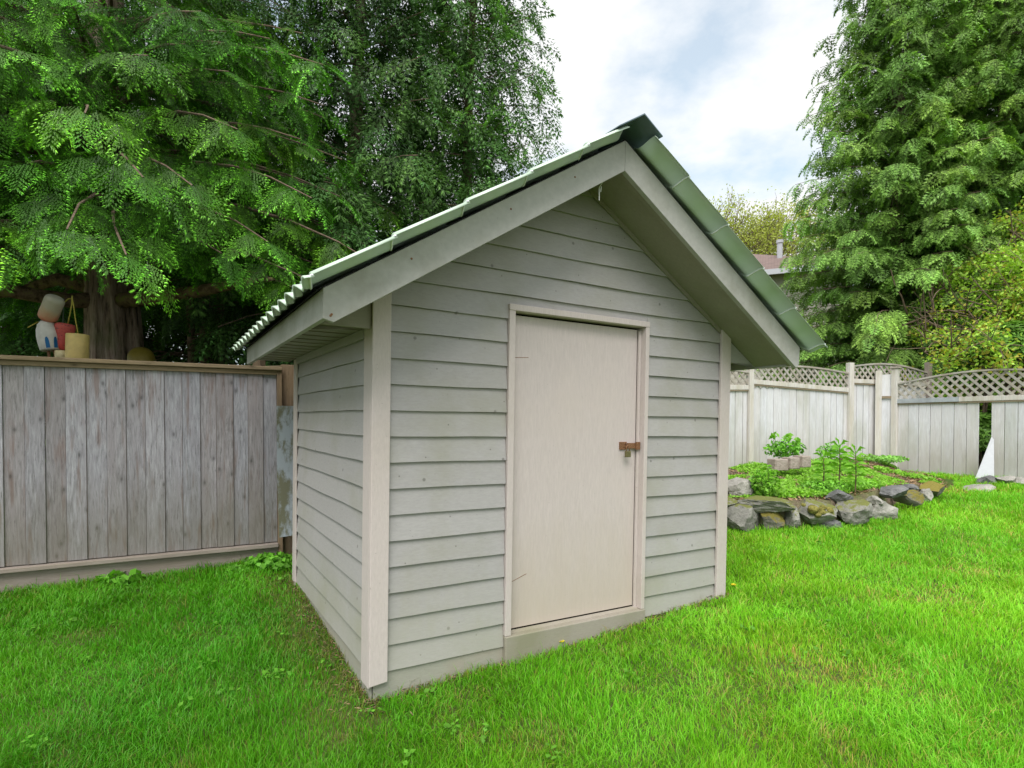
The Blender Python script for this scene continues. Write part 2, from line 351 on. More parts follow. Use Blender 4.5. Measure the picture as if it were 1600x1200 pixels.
# ------------------------------------------------------------------ ground
GP = np.array([(-.78,3.27,-.02),(1.70,4.75,.15),(-1.9,5.1,.145),(-4.21,4.83,.15),(-2.35,5.86,.19),(-6.5,3.6,.10),(-3.5,3,.02),(0,0,-.22),(0,2.4,-.09),
  (3,3,.03),(6,4.5,.20),(2.33,6.4,.33),(3.2,6.5,.34),(4.0,6.9,.38),(5.2,7.7,.47),(6.4,8.3,.55),(7.1,10.5,.66),(8.1,9,.65),(10,6,.45),(1.2,7.5,.42),(-1,8,.45),(-5,9,.45),(5,2,.0),(-5,0,-.2),(9,12,.8),(3,11,.75)])
def _U(r2): return np.where(r2 > 1e-12, r2*np.log(np.maximum(r2, 1e-12)), 0)
_n = len(GP); _K = _U(((GP[:, None, :2]-GP[None, :, :2])**2).sum(-1)) + np.eye(_n)*0.02
_P = np.c_[np.ones(_n), GP[:, :2]]; _A = np.block([[_K, _P], [_P.T, np.zeros((3, 3))]])
_w = np.linalg.solve(_A, np.r_[GP[:, 2], 0, 0, 0])
def gz(x, y):
    x = np.clip(np.atleast_1d(np.asarray(x, float)), -8, 11); y = np.clip(np.atleast_1d(np.asarray(y, float)), -2, 12)
    sh = x.shape; x = x.ravel(); y = y.ravel()
    k = _U((x[:, None]-GP[None, :, 0])**2 + (y[:, None]-GP[None, :, 1])**2)
    return (k @ _w[:_n] + _w[_n] + _w[_n+1]*x + _w[_n+2]*y).reshape(sh)
def g1(x, y): return float(gz(x, y)[0])
xs = np.concatenate([np.linspace(-120, -10, 12), np.linspace(-9, 12, 106), np.linspace(14, 120, 12)])
ys = np.concatenate([np.linspace(-40, -3, 8), np.linspace(-2, 13, 90), np.linspace(15, 160, 14)])
XX, YY = np.meshgrid(xs, ys, indexing='ij'); ZZ = gz(XX, YY) + (vn1(XX+50, YY+50, .35)-.5)*.03
V = np.stack([XX.ravel(), YY.ravel(), ZZ.ravel()], 1); nx, ny = len(xs), len(ys)
ii, jj = np.meshgrid(np.arange(nx-1), np.arange(ny-1), indexing='ij'); q0 = (ii*ny+jj).ravel()
tag(np_mesh('ground', V, np.stack([q0, q0+ny, q0+ny+1, q0+1], 1), M['soil'], smooth=True), kind='structure')

# ------------------------------------------------------------------ shed frame
YAW = math.atan2(917, 1544)
SO = at(582, 1092, 3.27)
e_u = Vector((math.cos(YAW), math.sin(YAW), 0)); e_v = Vector((-e_u.y, e_u.x, 0))
shed = empty('garden_shed', SO)
tx = Vector((e_u.x, e_u.y, -0.0112)).normalized(); tyv = Vector((e_v.x, e_v.y, 0.0105)); tz = tx.cross(tyv).normalized(); tyv = tz.cross(tx)
MS = Matrix((tx, tyv, tz)).transposed().to_4x4(); shed.rotation_euler = MS.to_euler()
MS.translation = SO
tag(shed, 'grey clapboard garden shed with cream door and green metal roof', 'shed')
WU, WV = 2.86, 2.18; UC = 1.43; SL = 0.627; ZT = 3.31     # width, depth, ridge position, slope, bargeboard apex
def ztop(u): return ZT - SL*abs(u-UC)
def boardrow(mb, u0a, u0b, u1a, u1b, z0, z1, seed, th=0.024, nseg=14, lap=0.02):
    # clapboard facing -y; bottom edge u0a..u0b at z0, top edge u1a..u1b at z1
    r = random.Random(seed); ph = [r.uniform(0, 6.28) for _ in range(4)]; vs = []
    for i in range(nseg+1):
        t = i/nseg; ub = u0a+(u0b-u0a)*t; ut = u1a+(u1b-u1a)*t
        w = 0.0014*math.sin(ub*3+ph[0]) + 0.0012*math.sin(ub*7.3+ph[1]) + r.uniform(-.0006, .0006); w2 = 0.0015*math.sin(ub*4+ph[2])
        vs += [(ub, -th+w2, z0+w), (ub, -0.002, z0+w+0.001), (ut, -0.0025, z1), (ut, -0.007+w2*.3, z1)]
    fs = []
    for i in range(nseg):
        a = i*4; b = a+4
        fs += [(a, b, b+1, a+1), (a+3, b+3, b, a), (a+1, b+1, b+2, a+2), (a+2, b+2, b+3, a+3)]
    fs += [(0, 1, 2, 3), tuple(nseg*4+k for k in (3, 2, 1, 0))]
    mb.add(vs, fs)
SP = 0.1473; Z1 = 0.149
fw = MB(); backing = MB(); DU0, DU1, DZ = 0.836, 2.012, 2.30
def ulim(z, half=None):
    zz = z + 0.10        # wall runs up to the soffit underside
    if zz <= ztop(0.0) - 0.02: return (0.0, WU)
    h = (ZT-zz)/SL; return (UC-h, UC+h)
k = 0; z = Z1
while z < ZT-0.15:
    zt = z+SP+0.0
    a0, b0 = ulim(z); a1, b1 = ulim(min(zt, ZT-0.12)); zt2 = min(zt, ZT-0.12)
    if z < DZ-0.01:
        if zt > DZ:   # the row the casing cuts: three pieces
            boardrow(fw, a0, DU0, a1, DU0, z, zt2, 100+k); boardrow(fw, DU1, b0, DU1, b1, z, zt2, 150+k)
            boardrow(fw, DU0, DU1, DU0, DU1, DZ-0.005, zt2, 170+k, th=0.0075)
        else:
            boardrow(fw, a0, DU0-0.004, a1, DU0-0.004, z, zt2, 100+k); boardrow(fw, DU1+0.004, b0, DU1+0.004, b1, z, zt2, 150+k, nseg=8)
    else:
        boardrow(fw, a0, b0, a1, b1, z, zt2, 100+k, nseg=24)
    z += SP; k += 1
fw.build('front_siding', M['siding'], shed)
sw = MB(); z = Z1; k = 0
while z < 2.20:
    boardrow(sw, 0, WV, 0, WV, z, z+SP, 300+k); z += SP; k += 1
o = sw.build('side_siding', M['siding'], shed); o.rotation_euler = (0, 0, R(-90)); o.location = (0, WV, 0)
sw = MB(); z = Z1; k = 0
while z < 2.20:
    boardrow(sw, 0, WV, 0, WV, z, z+SP, 500+k); z += SP; k += 1
o = sw.build('side_siding', M['siding'], shed); o.rotation_euler = (0, 0, R(90)); o.location = (WU, 0, 0)
sw = MB(); z = Z1; k = 0
while z < ZT-0.15:
    a0, b0 = ulim(z); zt2 = min(z+SP, ZT-0.12); a1, b1 = ulim(zt2)
    boardrow(sw, WU-b0, WU-a0, WU-b1, WU-a1, z, zt2, 700+k); z += SP; k += 1
o = sw.build('back_siding', M['siding'], shed); o.rotation_euler = (0, 0, R(180)); o.location = (WU, WV, 0)
# wall core (sheathing) behind the boards, with a door hole
b = MB(); 
b.prism([(0.004, 0.0), (DU0+0.01, 0.0), (DU0+0.01, ztop(0)-.02), (0.004, ztop(0)-.12)], 'y', 0.0, 0.06)
b.prism([(DU1-0.01, 0.0), (WU-.004, 0.0), (WU-.004, ztop(WU)-.12), (DU1-0.01, ztop(0)-.02)], 'y', 0.0, 0.06)
b.prism([(DU0+0.0105, DZ-.02), (DU1-0.0105, DZ-.02), (DU1-.0105, ztop(DU1)-.11), (UC, ZT-.11), (DU0+.0105, ztop(DU0)-.11)], 'y', 0.001, 0.061)
b.box(0.003, 0.06, 0.061, WV-.061, 0, 2.22); b.box(WU-.06, WU-.003, 0.061, WV-.061, 0, 2.22)
b.prism([(0.004, 0), (WU-.004, 0), (WU-.004, ztop(WU)-.12), (UC, ZT-.11), (0.004, ztop(0)-.12)], 'y', WV-.06, WV-.002)
b.build('wall_sheathing', M['base'], shed)
# base boards
b = MB(); b.box(0.0, DU0-0.001, -0.012, -0.001, -0.012, 0.158); b.build('base_board', M['base'], shed, bevel=.002)
b = MB(); b.box(DU1+.002, WU-.01, -0.012, -0.001, 0.02, 0.158); b.build('base_board', M['base'], shed, bevel=.002)
b = MB(); b.box(-0.012, -0.001, 0.004, WV, -0.03, 0.158); b.build('base_board', M['base'], shed, bevel=.002)
# corner trim
def trimtop(u, m=0.115): return ztop(u)-m
for nm, pts in (('corner_trim', [(-0.034, .085), (0.072, .098), (0.072, trimtop(0.072)), (-0.034, trimtop(-0.034))]),
                ('corner_trim', [(WU-.085, .05), (WU+.024, .05), (WU+.024, trimtop(WU+.024)), (WU-.085, trimtop(WU-.085))])):
    b = MB(); b.prism(pts, 'y', -0.044, -0.020); b.build(nm, M['trim'], shed, bevel=.004)
for (u0, u1, v0, v1, z0, zt_) in ((-.034, -.0195, -.0195, .115, .07, 2.085), (-.034, -.0195, WV-.09, WV+.03, .10, 2.075), (WU+.0195, WU+.034, -.0195, .09, .05, 2.06)):
    b = MB(); b.box(u0, u1, v0, v1, z0, zt_); b.build('corner_trim', M['trim'], shed, bevel=.003)
# door, frame, sill
b = MB(); b.box(DU0+.0, DU0+.044, -.036, .07, .215, 2.262); b.build('door_jamb', M['trim'], shed, bevel=.003)
b = MB(); b.box(DU1-.034, DU1, -.036, .07, .215, 2.262); b.build('door_jamb', M['trim'], shed, bevel=.003)
b = MB(); b.box(DU1-.056, DU1-.0345, .012, .03, .215, 2.24); b.build('door_stop', M['trim'], shed, bevel=.002)
b = MB(); b.box(DU0, DU1, -.038, .07, 2.2625, 2.302); b.build('door_head', M['trim'], shed, bevel=.003)
door = MB(); door.box(DU0+.047, DU1-.058, .032, .062, .232, 2.247); door = door.build('door', M['door'], shed, bevel=.002)
b = MB(); b.box(DU0-.001, DU1+.001, -.045, .075, .0, .213); b.build('door_sill', M['sill'], shed, bevel=.006)
b = MB(); b.add([(DU0+.03,.0, .214),(DU1-.03,.0,.214),(DU1-.03,.03,.224),(DU0+.03,.03,.224),(DU0+.03,.0,.2131),(DU1-.03,.0,.2131),(DU1-.03,.031,.2131),(DU0+.03,.031,.2131)],
    [(0,1,2,3),(4,7,6,5),(0,4,5,1),(1,5,6,2),(2,6,7,3),(3,7,4,0)]); b.build('threshold', M['sill'], shed)
for (u0, z0, u1, z1) in ((.885, 1.975, 1.02, 1.985), (.885, .525, 1.03, .575)):   # cracks in the skin of the door
    b = MB(); b.bar((u0, .0318, z0), (u1, .0318, z1), .003, .0016, up=(0,1,0)); b.build('crack', M['rust'], door)
hs = MB(); uh, zh = 1.835, 1.405
hs.box(uh-.035, uh+.03, .022, .0325, zh-.028, zh+.028); hs.box(uh+.03, uh+.128, .010, .021, zh-.020, zh+.020); hs.box(uh+.10, uh+.135, -.004, .0105, zh-.028, zh+.028)
hs.tube([(uh+.012, .022, zh-.012), (uh+.012, -.004, zh-.010), (uh+.012, -.004, zh+.010), (uh+.012, .022, zh+.012)], .0035, 8)
for du, dz in ((-.025,-.018),(-.025,.018),(.018,.02)): hs.lathe([(.004, 0), (.003, .003)], 8, Matrix.Translation((uh+du, .0215, zh+dz)) @ Matrix.Rotation(R(90), 4, 'X'))
hs.build('hasp', M['rust'], shed, bevel=.002)
pl = empty('padlock', MS @ Vector((uh+.012, -.010, zh-.05)), shed.rotation_euler)
tag(pl, 'small tarnished padlock hanging from the rusty hasp of the shed door', 'padlock')
b = MB(); b.box(-.022, .022, -.011, .011, -.03, .014); b.build('lock_body', M['brass'], pl, bevel=.004)
b = MB(); b.tube([(-.014, 0, .014), (-.014, 0, .036)] + [(-.014*math.cos(t), 0, .038+.014*math.sin(t)) for t in np.linspace(0.3, math.pi-.3, 7)] + [(.014, 0, .036), (.014, 0, .014)], .0035, 8); b.build('shackle', M['rust'], pl, smooth=True)
# barge boards
OV = -0.40
lo = 0.186
b = MB(); b.prism([(-.38, ztop(-.38)), (-.38, 2.035), (-.33, ztop(-.33)-lo), (UC-.0008, ZT-lo), (UC-.0008, ZT)], 'y', OV, OV+.036); b.build('barge_board', M['barge'], shed, bevel=.003)
b = MB(); b.prism([(UC+.0008, ZT), (UC+.0008, ZT-lo), (3.20, ztop(3.20)-lo), (3.235, 2.045), (3.24, ztop(3.24))], 'y', OV, OV+.036); b.build('barge_board', M['barge'], shed, bevel=.003)
b = MB()   # rafters right behind the barge boards
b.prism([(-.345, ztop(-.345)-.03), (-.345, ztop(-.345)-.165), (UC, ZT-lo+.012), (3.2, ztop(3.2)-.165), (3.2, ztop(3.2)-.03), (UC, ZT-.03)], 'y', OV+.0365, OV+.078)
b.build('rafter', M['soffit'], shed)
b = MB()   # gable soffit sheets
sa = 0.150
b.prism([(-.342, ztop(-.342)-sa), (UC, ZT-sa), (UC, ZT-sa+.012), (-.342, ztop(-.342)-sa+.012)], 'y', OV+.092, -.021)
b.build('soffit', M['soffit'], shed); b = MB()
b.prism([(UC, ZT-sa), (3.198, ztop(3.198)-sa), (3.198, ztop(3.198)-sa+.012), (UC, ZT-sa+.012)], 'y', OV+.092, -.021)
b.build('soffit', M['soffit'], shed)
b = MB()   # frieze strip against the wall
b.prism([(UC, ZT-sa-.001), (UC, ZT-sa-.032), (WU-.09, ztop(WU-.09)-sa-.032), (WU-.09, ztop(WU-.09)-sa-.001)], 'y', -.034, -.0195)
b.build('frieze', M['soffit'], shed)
# eave fascias
b = MB(); b.prism([(-.38, 2.035), (-.352, 2.035), (-.352, 2.19), (-.38, ztop(-.38)-.001)], 'y', OV+.0365, WV+.30); b.build('eave_fascia', M['barge'], shed, bevel=.002)
b = MB(); b.prism([(3.24, 2.035), (3.212, 2.035), (3.212, 2.19), (3.24, ztop(3.24)-.001)], 'y', OV+.0365, WV+.30); b.build('eave_fascia', M['barge'], shed, bevel=.002)
# box ends at the wall plane, eave soffit slats
b = MB(); b.prism([(-.351, 2.065), (-.036, 2.065), (-.036, ztop(-.036)-sa-.003), (-.351, ztop(-.351)-sa-.003)], 'y', -.022, .0); b.build('soffit_end_panel', M['soffit'], shed, bevel=.002)
b = MB(); b.prism([(WU+.03, 2.065), (3.211, 2.065), (3.211, ztop(3.211)-sa-.003), (WU+.03, ztop(WU+.03)-sa-.003)], 'y', -.022, .0); b.build('soffit_end_panel', M['siding'], shed, bevel=.002)
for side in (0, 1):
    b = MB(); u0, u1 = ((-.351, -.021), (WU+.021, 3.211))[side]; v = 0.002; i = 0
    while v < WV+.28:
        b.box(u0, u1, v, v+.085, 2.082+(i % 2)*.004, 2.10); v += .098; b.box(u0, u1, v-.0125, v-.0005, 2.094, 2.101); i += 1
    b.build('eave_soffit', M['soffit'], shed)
b = MB(); b.box(-.038, -.0205, .12, WV-.1, 2.03, 2.081); b.build('eave_frieze', M['siding'], shed)
# roof deck + felt
b = MB()
b.prism([(-.40, ztop(-.40)+.002), (UC, ZT+.002), (3.26, ztop(3.26)+.002), (3.26, ztop(3.26)+.009), (UC, ZT+.010), (-.40, ztop(-.40)+.009)], 'y', OV+.004, WV+.30)
b.build('roofing_felt', M['felt'], shed)
# metal tile sheets: waves across v, a step every STEP down the slope
def roof_sheet(side):
    V0, V1 = -0.555, WV+.34; PITCHW = 0.205; STEP = 0.44; ln = 2.24; amp = .042; T0 = .10
    vsamp = np.arange(0, V1-V0, PITCHW/14)
    ts = []; 
    ns = int(ln/STEP)+1
    for i in range(ns):
        a = i*STEP; b_ = min((i+1)*STEP, ln)
        ts += [(max(a, T0)+1e-4, 0.0, i), ((a+b_)/2, .5, i), (b_-.001, 1.0, i), (b_, 1.03, i)]
    vs = []; cs = math.cos(math.atan(SL)); sn = math.sin(math.atan(SL)); off = .009
    nv = len(vsamp)
    for (t, fr, i) in ts:
        for w in vsamp:
            ph = (w/PITCHW) % 1.0
            # broad crest, narrow valley, starts in the valley at the gable edge
            hh = amp*(0.5+0.5*math.cos(2*math.pi*(ph-.12)))**0.75
            hh += 0.013*fr
            if fr > 1.0: hh -= .013
            if w == 0: hh -= .010
            # plane along slope from ridge
            u = t*cs; zz = -t*sn
            un = sn*(off+hh); zn = cs*(off+hh)
            uu = UC + (u+un)*side if side > 0 else UC - (u+un)
            vs.append((uu, V0+w, ZT+.0+zz+zn+.012))
    fs = []
    for i in range(len(ts)-1):
        for j in range(nv-1):
            q = (i*nv+j, (i+1)*nv+j, (i+1)*nv+j+1, i*nv+j+1); fs.append(q if side > 0 else q[::-1])
    b = MB(); b.add(vs, fs); o = b.build('roof_sheet', M['roof'], shed, smooth=True)
    mm = o.modifiers.new('thick', 'SOLIDIFY'); mm.thickness = .0025; mm.offset = -1
    # bright lips on the gable edge at each step
    for i in range(1, ns):
        lp = MB(); t = i*STEP; 
        pts = []
        for w in np.linspace(0, PITCHW*.62, 12):
            hh = amp*(0.5+0.5*math.cos(2*math.pi*(w/PITCHW-.12)))**0.75 + .006
            pts.append((UC + side*(t*cs+sn*(off+hh-.003)), V0+w, ZT-t*sn+cs*(off+hh-.003)+.007))
        lp.tube(pts, .0055, 6); lp.build('sheet_lip', M['lip'], o, smooth=True)
    return o
roof_sheet(-1); roof_sheet(1)
b = MB(); zr = ZT+.094; dz = .20*SL
b.prism([(UC-.19, zr-.19*SL), (UC, zr), (UC+.15, zr-.15*SL), (UC+.15, zr-.15*SL-.006), (UC, zr-.008), (UC-.19, zr-.19*SL-.006)], 'y', -.565, WV+.36)
b.build('ridge_cap', M['ridge'], shed)
hk = MB(); hk.tube([(1.27, OV+.02, ztop(1.27)-lo+.002), (1.27, OV+.05, ztop(1.27)-lo-.02), (1.272, OV+.05, ztop(1.27)-lo-.085), (1.268, OV+.045, ztop(1.27)-lo-.10)], .003, 6)
hk.tube([(1.285, OV+.05, ztop(1.27)-lo-.01), (1.287, OV+.055, ztop(1.27)-lo-.04)], .003, 6); hk.build('hook', M['wire'], shed)
for u in (.05, .62, 1.05, -.345, -.34):
    nl = MB(); nl.lathe([(.006, 0), (.004, .002)], 8, Matrix.Translation((u, OV-.0005, ztop(u)-(.07 if u > 0 else .14+random.random()*.02))) @ Matrix.Rotation(R(90), 4, 'X'))
    nl.build('nail', M['rust'], shed)

# ------------------------------------------------------------------ left fence
F0 = Vector((-2.35, 5.86, 0)); fd = Vector((.875, .485, 0)).normalized(); fn = Vector((fd.y, -fd.x, 0))   # fn faces the camera
fang = math.atan2(fd.y, fd.x)
fence = empty('wooden_fence', (F0.x, F0.y, 0), (0, 0, fang))
tag(fence, 'tall weathered grey board fence with tan cap rail, left of the shed', 'fence')
FL = 5.2
b = MB(); r = random.Random(3); x = -FL; i = 0
while x < -0.02:
    w = r.uniform(.128, .15); x1 = min(x+w, -.0)
    dy = (.0, .012)[i % 2] + r.uniform(-.001, .001)
    b.box(x+.0012, x1-.0012, -dy-.016, -dy, .36, 2.03); x = x1; i += 1
b.build('board_panel', M['fence'], fence, bevel=.003)
b = MB(); b.box(-FL, .045, -.09, .07, 2.062, 2.098); b.build('cap_rail', M['cap'], fence, bevel=.006)
b = MB(); b.box(-FL, .0, -.055, -.03, 2.02, 2.060); b.box(-FL, 0, .005, .04, 2.0, 2.058); b.build('top_rail', M['cap'], fence, bevel=.003)
b = MB(); b.box(-FL, .0, -.085, .04, .315, .352); b.build('bottom_rail', M['railg'], fence, bevel=.005)
b = MB(); b.box(-FL, .0, -.030, -.005, .13, .314); b.build('kick_board', M['railg'], fence, bevel=.003)
b = MB(); b.box(.0005, .045, -.06, .03, .1, 2.0615); b.build('post', M['tanpost'], fence, bevel=.004)
b = MB(); b.box(.047, .42, .0, .09, .1, 2.13); b.build('post', M['tanpost'], fence, bevel=.004)
for px_ in (-2.45, -4.9):
    b = MB(); b.box(px_-.045, px_+.045, .045, .135, .05, 2.05); b.build('post', M['tanpost'], fence, bevel=.004)
# fence running on behind the corner
bf = empty('back_fence', (F0.x+.1, F0.y+.25, 0), (0, 0, R(166)))
tag(bf, 'low tan fence rail and post seen over the corner of the grey fence', 'fence')
b = MB(); b.box(-1.9, 3.0, -.05, .05, 2.10, 2.14); b.build('cap_rail', M['cap'], bf, bevel=.004)
b = MB(); b.box(-1.9, 3.0, -.012, .012, .2, 2.098); b.build('board_panel', M['tanpost'], bf)
for px_, tp in ((.38, 2.22), (1.5, 2.2)):
    b = MB(); b.box(px_-.045, px_+.045, .03, .12, .1, tp); b.build('post', M['tanpost'], bf, bevel=.004)
# stained metal sheet
p0 = at(450, 740, 5.72)
ms = MB(); ms.add([(-.085, 0, -.62), (.12, 0, -.60), (.12, 0, .66), (-.10, 0, .66), (-.10, .02, 0), (.12, .02, 0)], [(0, 1, 5, 4), (4, 5, 2, 3)])
o = ms.build('metal_sheet', M['stained']); o.location = p0; o.rotation_euler = (0, 0, R(24))
mm = o.modifiers.new('thick', 'SOLIDIFY'); mm.thickness = .004
tag(o, 'mould stained metal sheet leaning between the grey fence and the shed', 'metal sheet')

# ------------------------------------------------------------------ buoys on the left fence
def buoymat(name, stops, mott=None, rough=.55):
    m = NT(name, rough, .3); h = m.height()
    hn = m.math('ADD', h, m.math('MULTIPLY', m.math('SUBTRACT', m.noise(m.coord(), 18, 5), .5), .13))
    mr = m.n('MapRange'); mr.inputs[1].default_value = -.15; mr.inputs[2].default_value = .15; m.l(hn, mr.inputs[0])
    c = m.ramp(mr.outputs[0], stops)
    if mott: c = m.mix(m.ramp(m.noise(m.coord((1,1,2)), 30, 4, .7), [(.56, 0.0), (.62, 1.0)]), c, mott)
    m.col(c); return m.m
def capsule(r, h, rnd=.6, n=9):
    p = [(0.002, -h/2)]
    for t in np.linspace(0, math.pi/2, n): p.append((r*(1-rnd)+r*rnd*math.sin(t), -h/2+r*rnd*(1-math.cos(t))))
    for t in np.linspace(math.pi/2, 0, n): p.append((r*(1-rnd)+r*rnd*math.sin(t), h/2-r*rnd*(1-math.cos(t))))
    return p + [(0.002, h/2)]
def buoy(name, px, py, Y, prof, mat, rot, label, cat='buoy', group='old buoys above the grey fence'):
    b = MB(); b.lathe(prof, 28); o = b.build(name, mat, None, smooth=True); o.location = at(px, py, Y); o.rotation_euler = rot
    return tag(o, label, cat, group)
YB = 5.35
buoy('buoy', 80, 482, YB-.02, capsule(.077, .245, .55), buoymat('orange_white_buoy', [(0.0, (.42,.06,.04)), (.22, (.50,.22,.14)), (.4, (.46,.33,.22)), (.62, (.42,.37,.30)), (1, (.45,.42,.37))]), (R(12), R(33), 0), 'faded white and orange buoy with a red end, uppermost above the fence')
wb = buoy('buoy', 75, 524, YB, [(0.002,-.14),(.072,-.14),(.078,-.13),(.086,-.06),(.087,0),(.082,.05),(.066,.10),(.04,.13),(0.002,.142)], plain('white_float', (.50,.48,.46), .5), (0, R(-9), 0), 'white bullet shaped buoy with dark blue stripes at its lower edge')
BLUE = plain('blue_paint', (.0, .10, .28), .5)
for az in (-62, -20, 40):
    b = MB(); pts = []
    for zz_ in np.linspace(-.128, -.03, 7):
        for s_ in (-1, 1):
            hw = .014*math.sqrt(max(0.0, 1-((zz_+.128)/.1)**4)) + .0015
            rr = .0785+(zz_+.13)*.11+.0024; tt = R(az)+s_*hw/rr
            pts.append((rr*math.cos(tt), rr*math.sin(tt), zz_))
    b.add(pts, [(2*i, 2*i+1, 2*i+3, 2*i+2) for i in range(6)])
    b.build('stripe', BLUE, wb)
for x_ in (-.02, .035):
    b = MB(); b.tube([(x_, 0, -.141), (x_*1.1, 0, -.22)], .012, 8); b.build('stick', M['rust'], wb)
buoy('buoy', 100, 527, YB+.06, [(0.002,-.13),(.04,-.125),(.065,-.10),(.072,-.05),(.066,-.005),(.074,.04),(.082,.09),(.075,.12),(.04,.128),(0.002,.13)], buoymat('red_buoy', [(0, (.45,.055,.05)), (1, (.42,.08,.07))], (.10,.03,.03)), (0, R(6), 0), 'scuffed red buoy with a waist, between the white buoy and the yellow cylinder')
YEL = plain('yellow_plastic', (.50, .37, .13), .45, .4)
yb = buoy('buoy', 121, 541, YB, [(0.002,-.13),(.088,-.13),(.09,-.12),(.09,.10),(.086,.108),(.02,.112),(0.002,.113)], YEL, (0, R(2), 0), 'upright yellow cylinder buoy beside the cedar trunk')
buoy('buoy', 98, 556, YB+.02, [(0.002,-.07),(.055,-.07),(.06,.0),(.06,.045),(.002,.05)], plain('cream_plastic', (.50,.42,.24), .5), (0, 0, 0), 'short cream float low under the red buoy')
yd = MB(); yd.lathe(capsule(.17, .26, .72), 24); o = yd.build('buoy', plain('mustard_plastic', (.20,.15,.02), .5), None, smooth=True); o.location = at(222, 566, 6.6); o.rotation_euler = (0, R(80), R(20))
tag(o, 'large mustard yellow float low behind the right side of the cedar trunk', 'buoy', 'old buoys above the grey fence')
ROPE = plain('yellow_rope', (.38,.32,.06), .8); ROPG = plain('green_rope', (.10,.14,.11), .8)
def rope(pts, mat, label, rad=.005):
    b = MB(); b.tube([at(x, y, Y) for x, y, Y in pts], rad, 6); tag(b.build('rope', mat, None, smooth=True), label, 'rope')
rope([(101, 472, YB), (107, 467, YB), (113, 467, YB), (115, 478, YB), (118, 500, YB), (122, 522, YB)], ROPE, 'yellow rope from the knot down to the yellow cylinder buoy')
rope([(113, 462, YB), (112, 476, YB), (109, 492, YB), (106, 506, YB+.03)], ROPE, 'olive rope slanting from the knot to the red buoy')
rope([(99, 466, YB+.05), (99, 485, YB+.05), (98, 506, YB+.05)], ROPG, 'dark green rope hanging straight above the red buoy')
rope([(60, 503, YB), (52, 507, YB-.03), (43, 512, YB-.05)], ROPE, 'short rope end sticking out left of the white buoy')

# ------------------------------------------------------------------ right fences
def lattice_panel(mb, x0, x1, zlo, ztopf, sp_=.098, w=.036, dy=0.0):
    H = 1.0
    for lay, sg in ((0, 1), (1, -1)):
        y0 = dy - .009*lay; c = -3.0
        while c < (x1-x0)+3:
            ts = np.linspace(-2, 2, 300); xsx = x0+c+ts*.7071*sg; zs = zlo+ts*.7071
            ok = (xsx > x0) & (xsx < x1) & (zs > zlo) & (zs < np.array([ztopf(q) for q in xsx]))
            if ok.sum() > 3:
                i0, i1 = np.where(ok)[0][[0, -1]]
                mb.bar((xsx[i0], y0, zs[i0]), (xsx[i1], y0, zs[i1]), .008, w, up=(0, 1, 0)) if False else mb.bar((xsx[i0], y0, zs[i0]), (xsx[i1], y0, zs[i1]), w, .008, up=(0, 1, 0))
            c += sp_*1.414
def arch(x0, x1, za, zb, rise):
    return lambda x: za+(zb-za)*(x-x0)/(x1-x0) + rise*math.sin(math.pi*min(1, max(0, (x-x0)/(x1-x0))))
def panel(parent, x0, x1, zb0, zb1, zr0, zr1, za, zb, rise, seed, gaps=(), bw=(.13, .18), flash=None):
    r = random.Random(seed); b = MB(); x = x0; i = 0
    while x < x1-.02:
        w = r.uniform(*bw); xe = min(x+w, x1); t = (x-x0)/(x1-x0)
        if i not in gaps:
            z0_ = zb0+(zb1-zb0)*t + r.uniform(-.012, .012); z1_ = zr0+(zr1-zr0)*t-.01; dy = r.uniform(0, .006)
            b.box(x+.002, xe-r.choice((.001, .003, .007, .014)), -.02-dy, -dy, z0_, z1_)
        x = xe; i += 1
    b.build('board_panel', M['white_fence'], parent, bevel=.0015)
    b = MB(); b.bar((x0, -.028, (zr0+.03)), (x1, -.028, (zr1+.03)), .045, .075); b.build('middle_rail', M['white_post'], parent, bevel=.003)
    b = MB(); b.bar((x0, -.035, (zr0-.022)), (x1, -.035, (zr1-.022)), .02, .02); b.build('rail_batten', M['cap'], parent)
    f_ = arch(x0, x1, za, zb, rise)
    b = MB(); lattice_panel(b, x0, x1, min(zr0, zr1)+.03, f_, dy=-.025); b.build('lattice', M['lattice'], parent)
    b = MB(); q = np.linspace(x0, x1, 15)
    for i in range(14): b.bar((q[i], -.03, f_(q[i])), (q[i+1]+.002, -.03, f_(q[i+1])), .045, .028)
    b.build('arched_top_rail', M['lattice'], parent)
def post(parent, x, z0, z1, w=.09, cap=False, dy=0.0, mat='white_post'):
    b = MB(); b.box(x-w/2, x+w/2, -.075+dy, .015+dy, z0, z1)
    o = b.build('post', M[mat], parent, bevel=.005)
    if cap:
        c = MB(); c.box(x-w/2-.02, x+w/2+.02, -.095+dy, .035+dy, z1+.001, z1+.03); c.build('post_cap', M['lattice'], o, bevel=.004)
PA = Vector((3.95, 9.8, 0)); PB = Vector((6.07, 10.6, 0)); dA = (PB-PA).normalized()
fa = empty('lattice_fence', PA, (0, 0, math.atan2(dA.y, dA.x)))
tag(fa, 'whitewashed fence with arched lattice top behind the raised rock bed', 'fence')
LA = (PB-PA).length
panel(fa, -2.35, -.045, .62, .78, 2.06, 2.10, 2.42, 2.38, .06, 1)
panel(fa, .045, LA-.045, .74, .88, 2.20, 2.10, 2.47, 2.43, .065, 2)
panel(fa, LA+.045, LA+2.0, .86, .90, 2.27, 2.25, 2.56, 2.50, .10, 3)
post(fa, 0, .5, 2.50); post(fa, LA, .6, 2.62, .11); post(fa, LA+2.05, .6, 2.70, .1, mat='railg'); post(fa, -2.4, .4, 2.5)
PC = Vector((6.93, 10.6, 0)); dB = (Vector((7.86, 9.0, 0))-PC).normalized()
fb = empty('lattice_fence', PC, (0, 0, math.atan2(dB.y, dB.x)))
tag(fb, 'whitewashed fence with wide diamond lattice and one missing board, at the far right', 'fence')
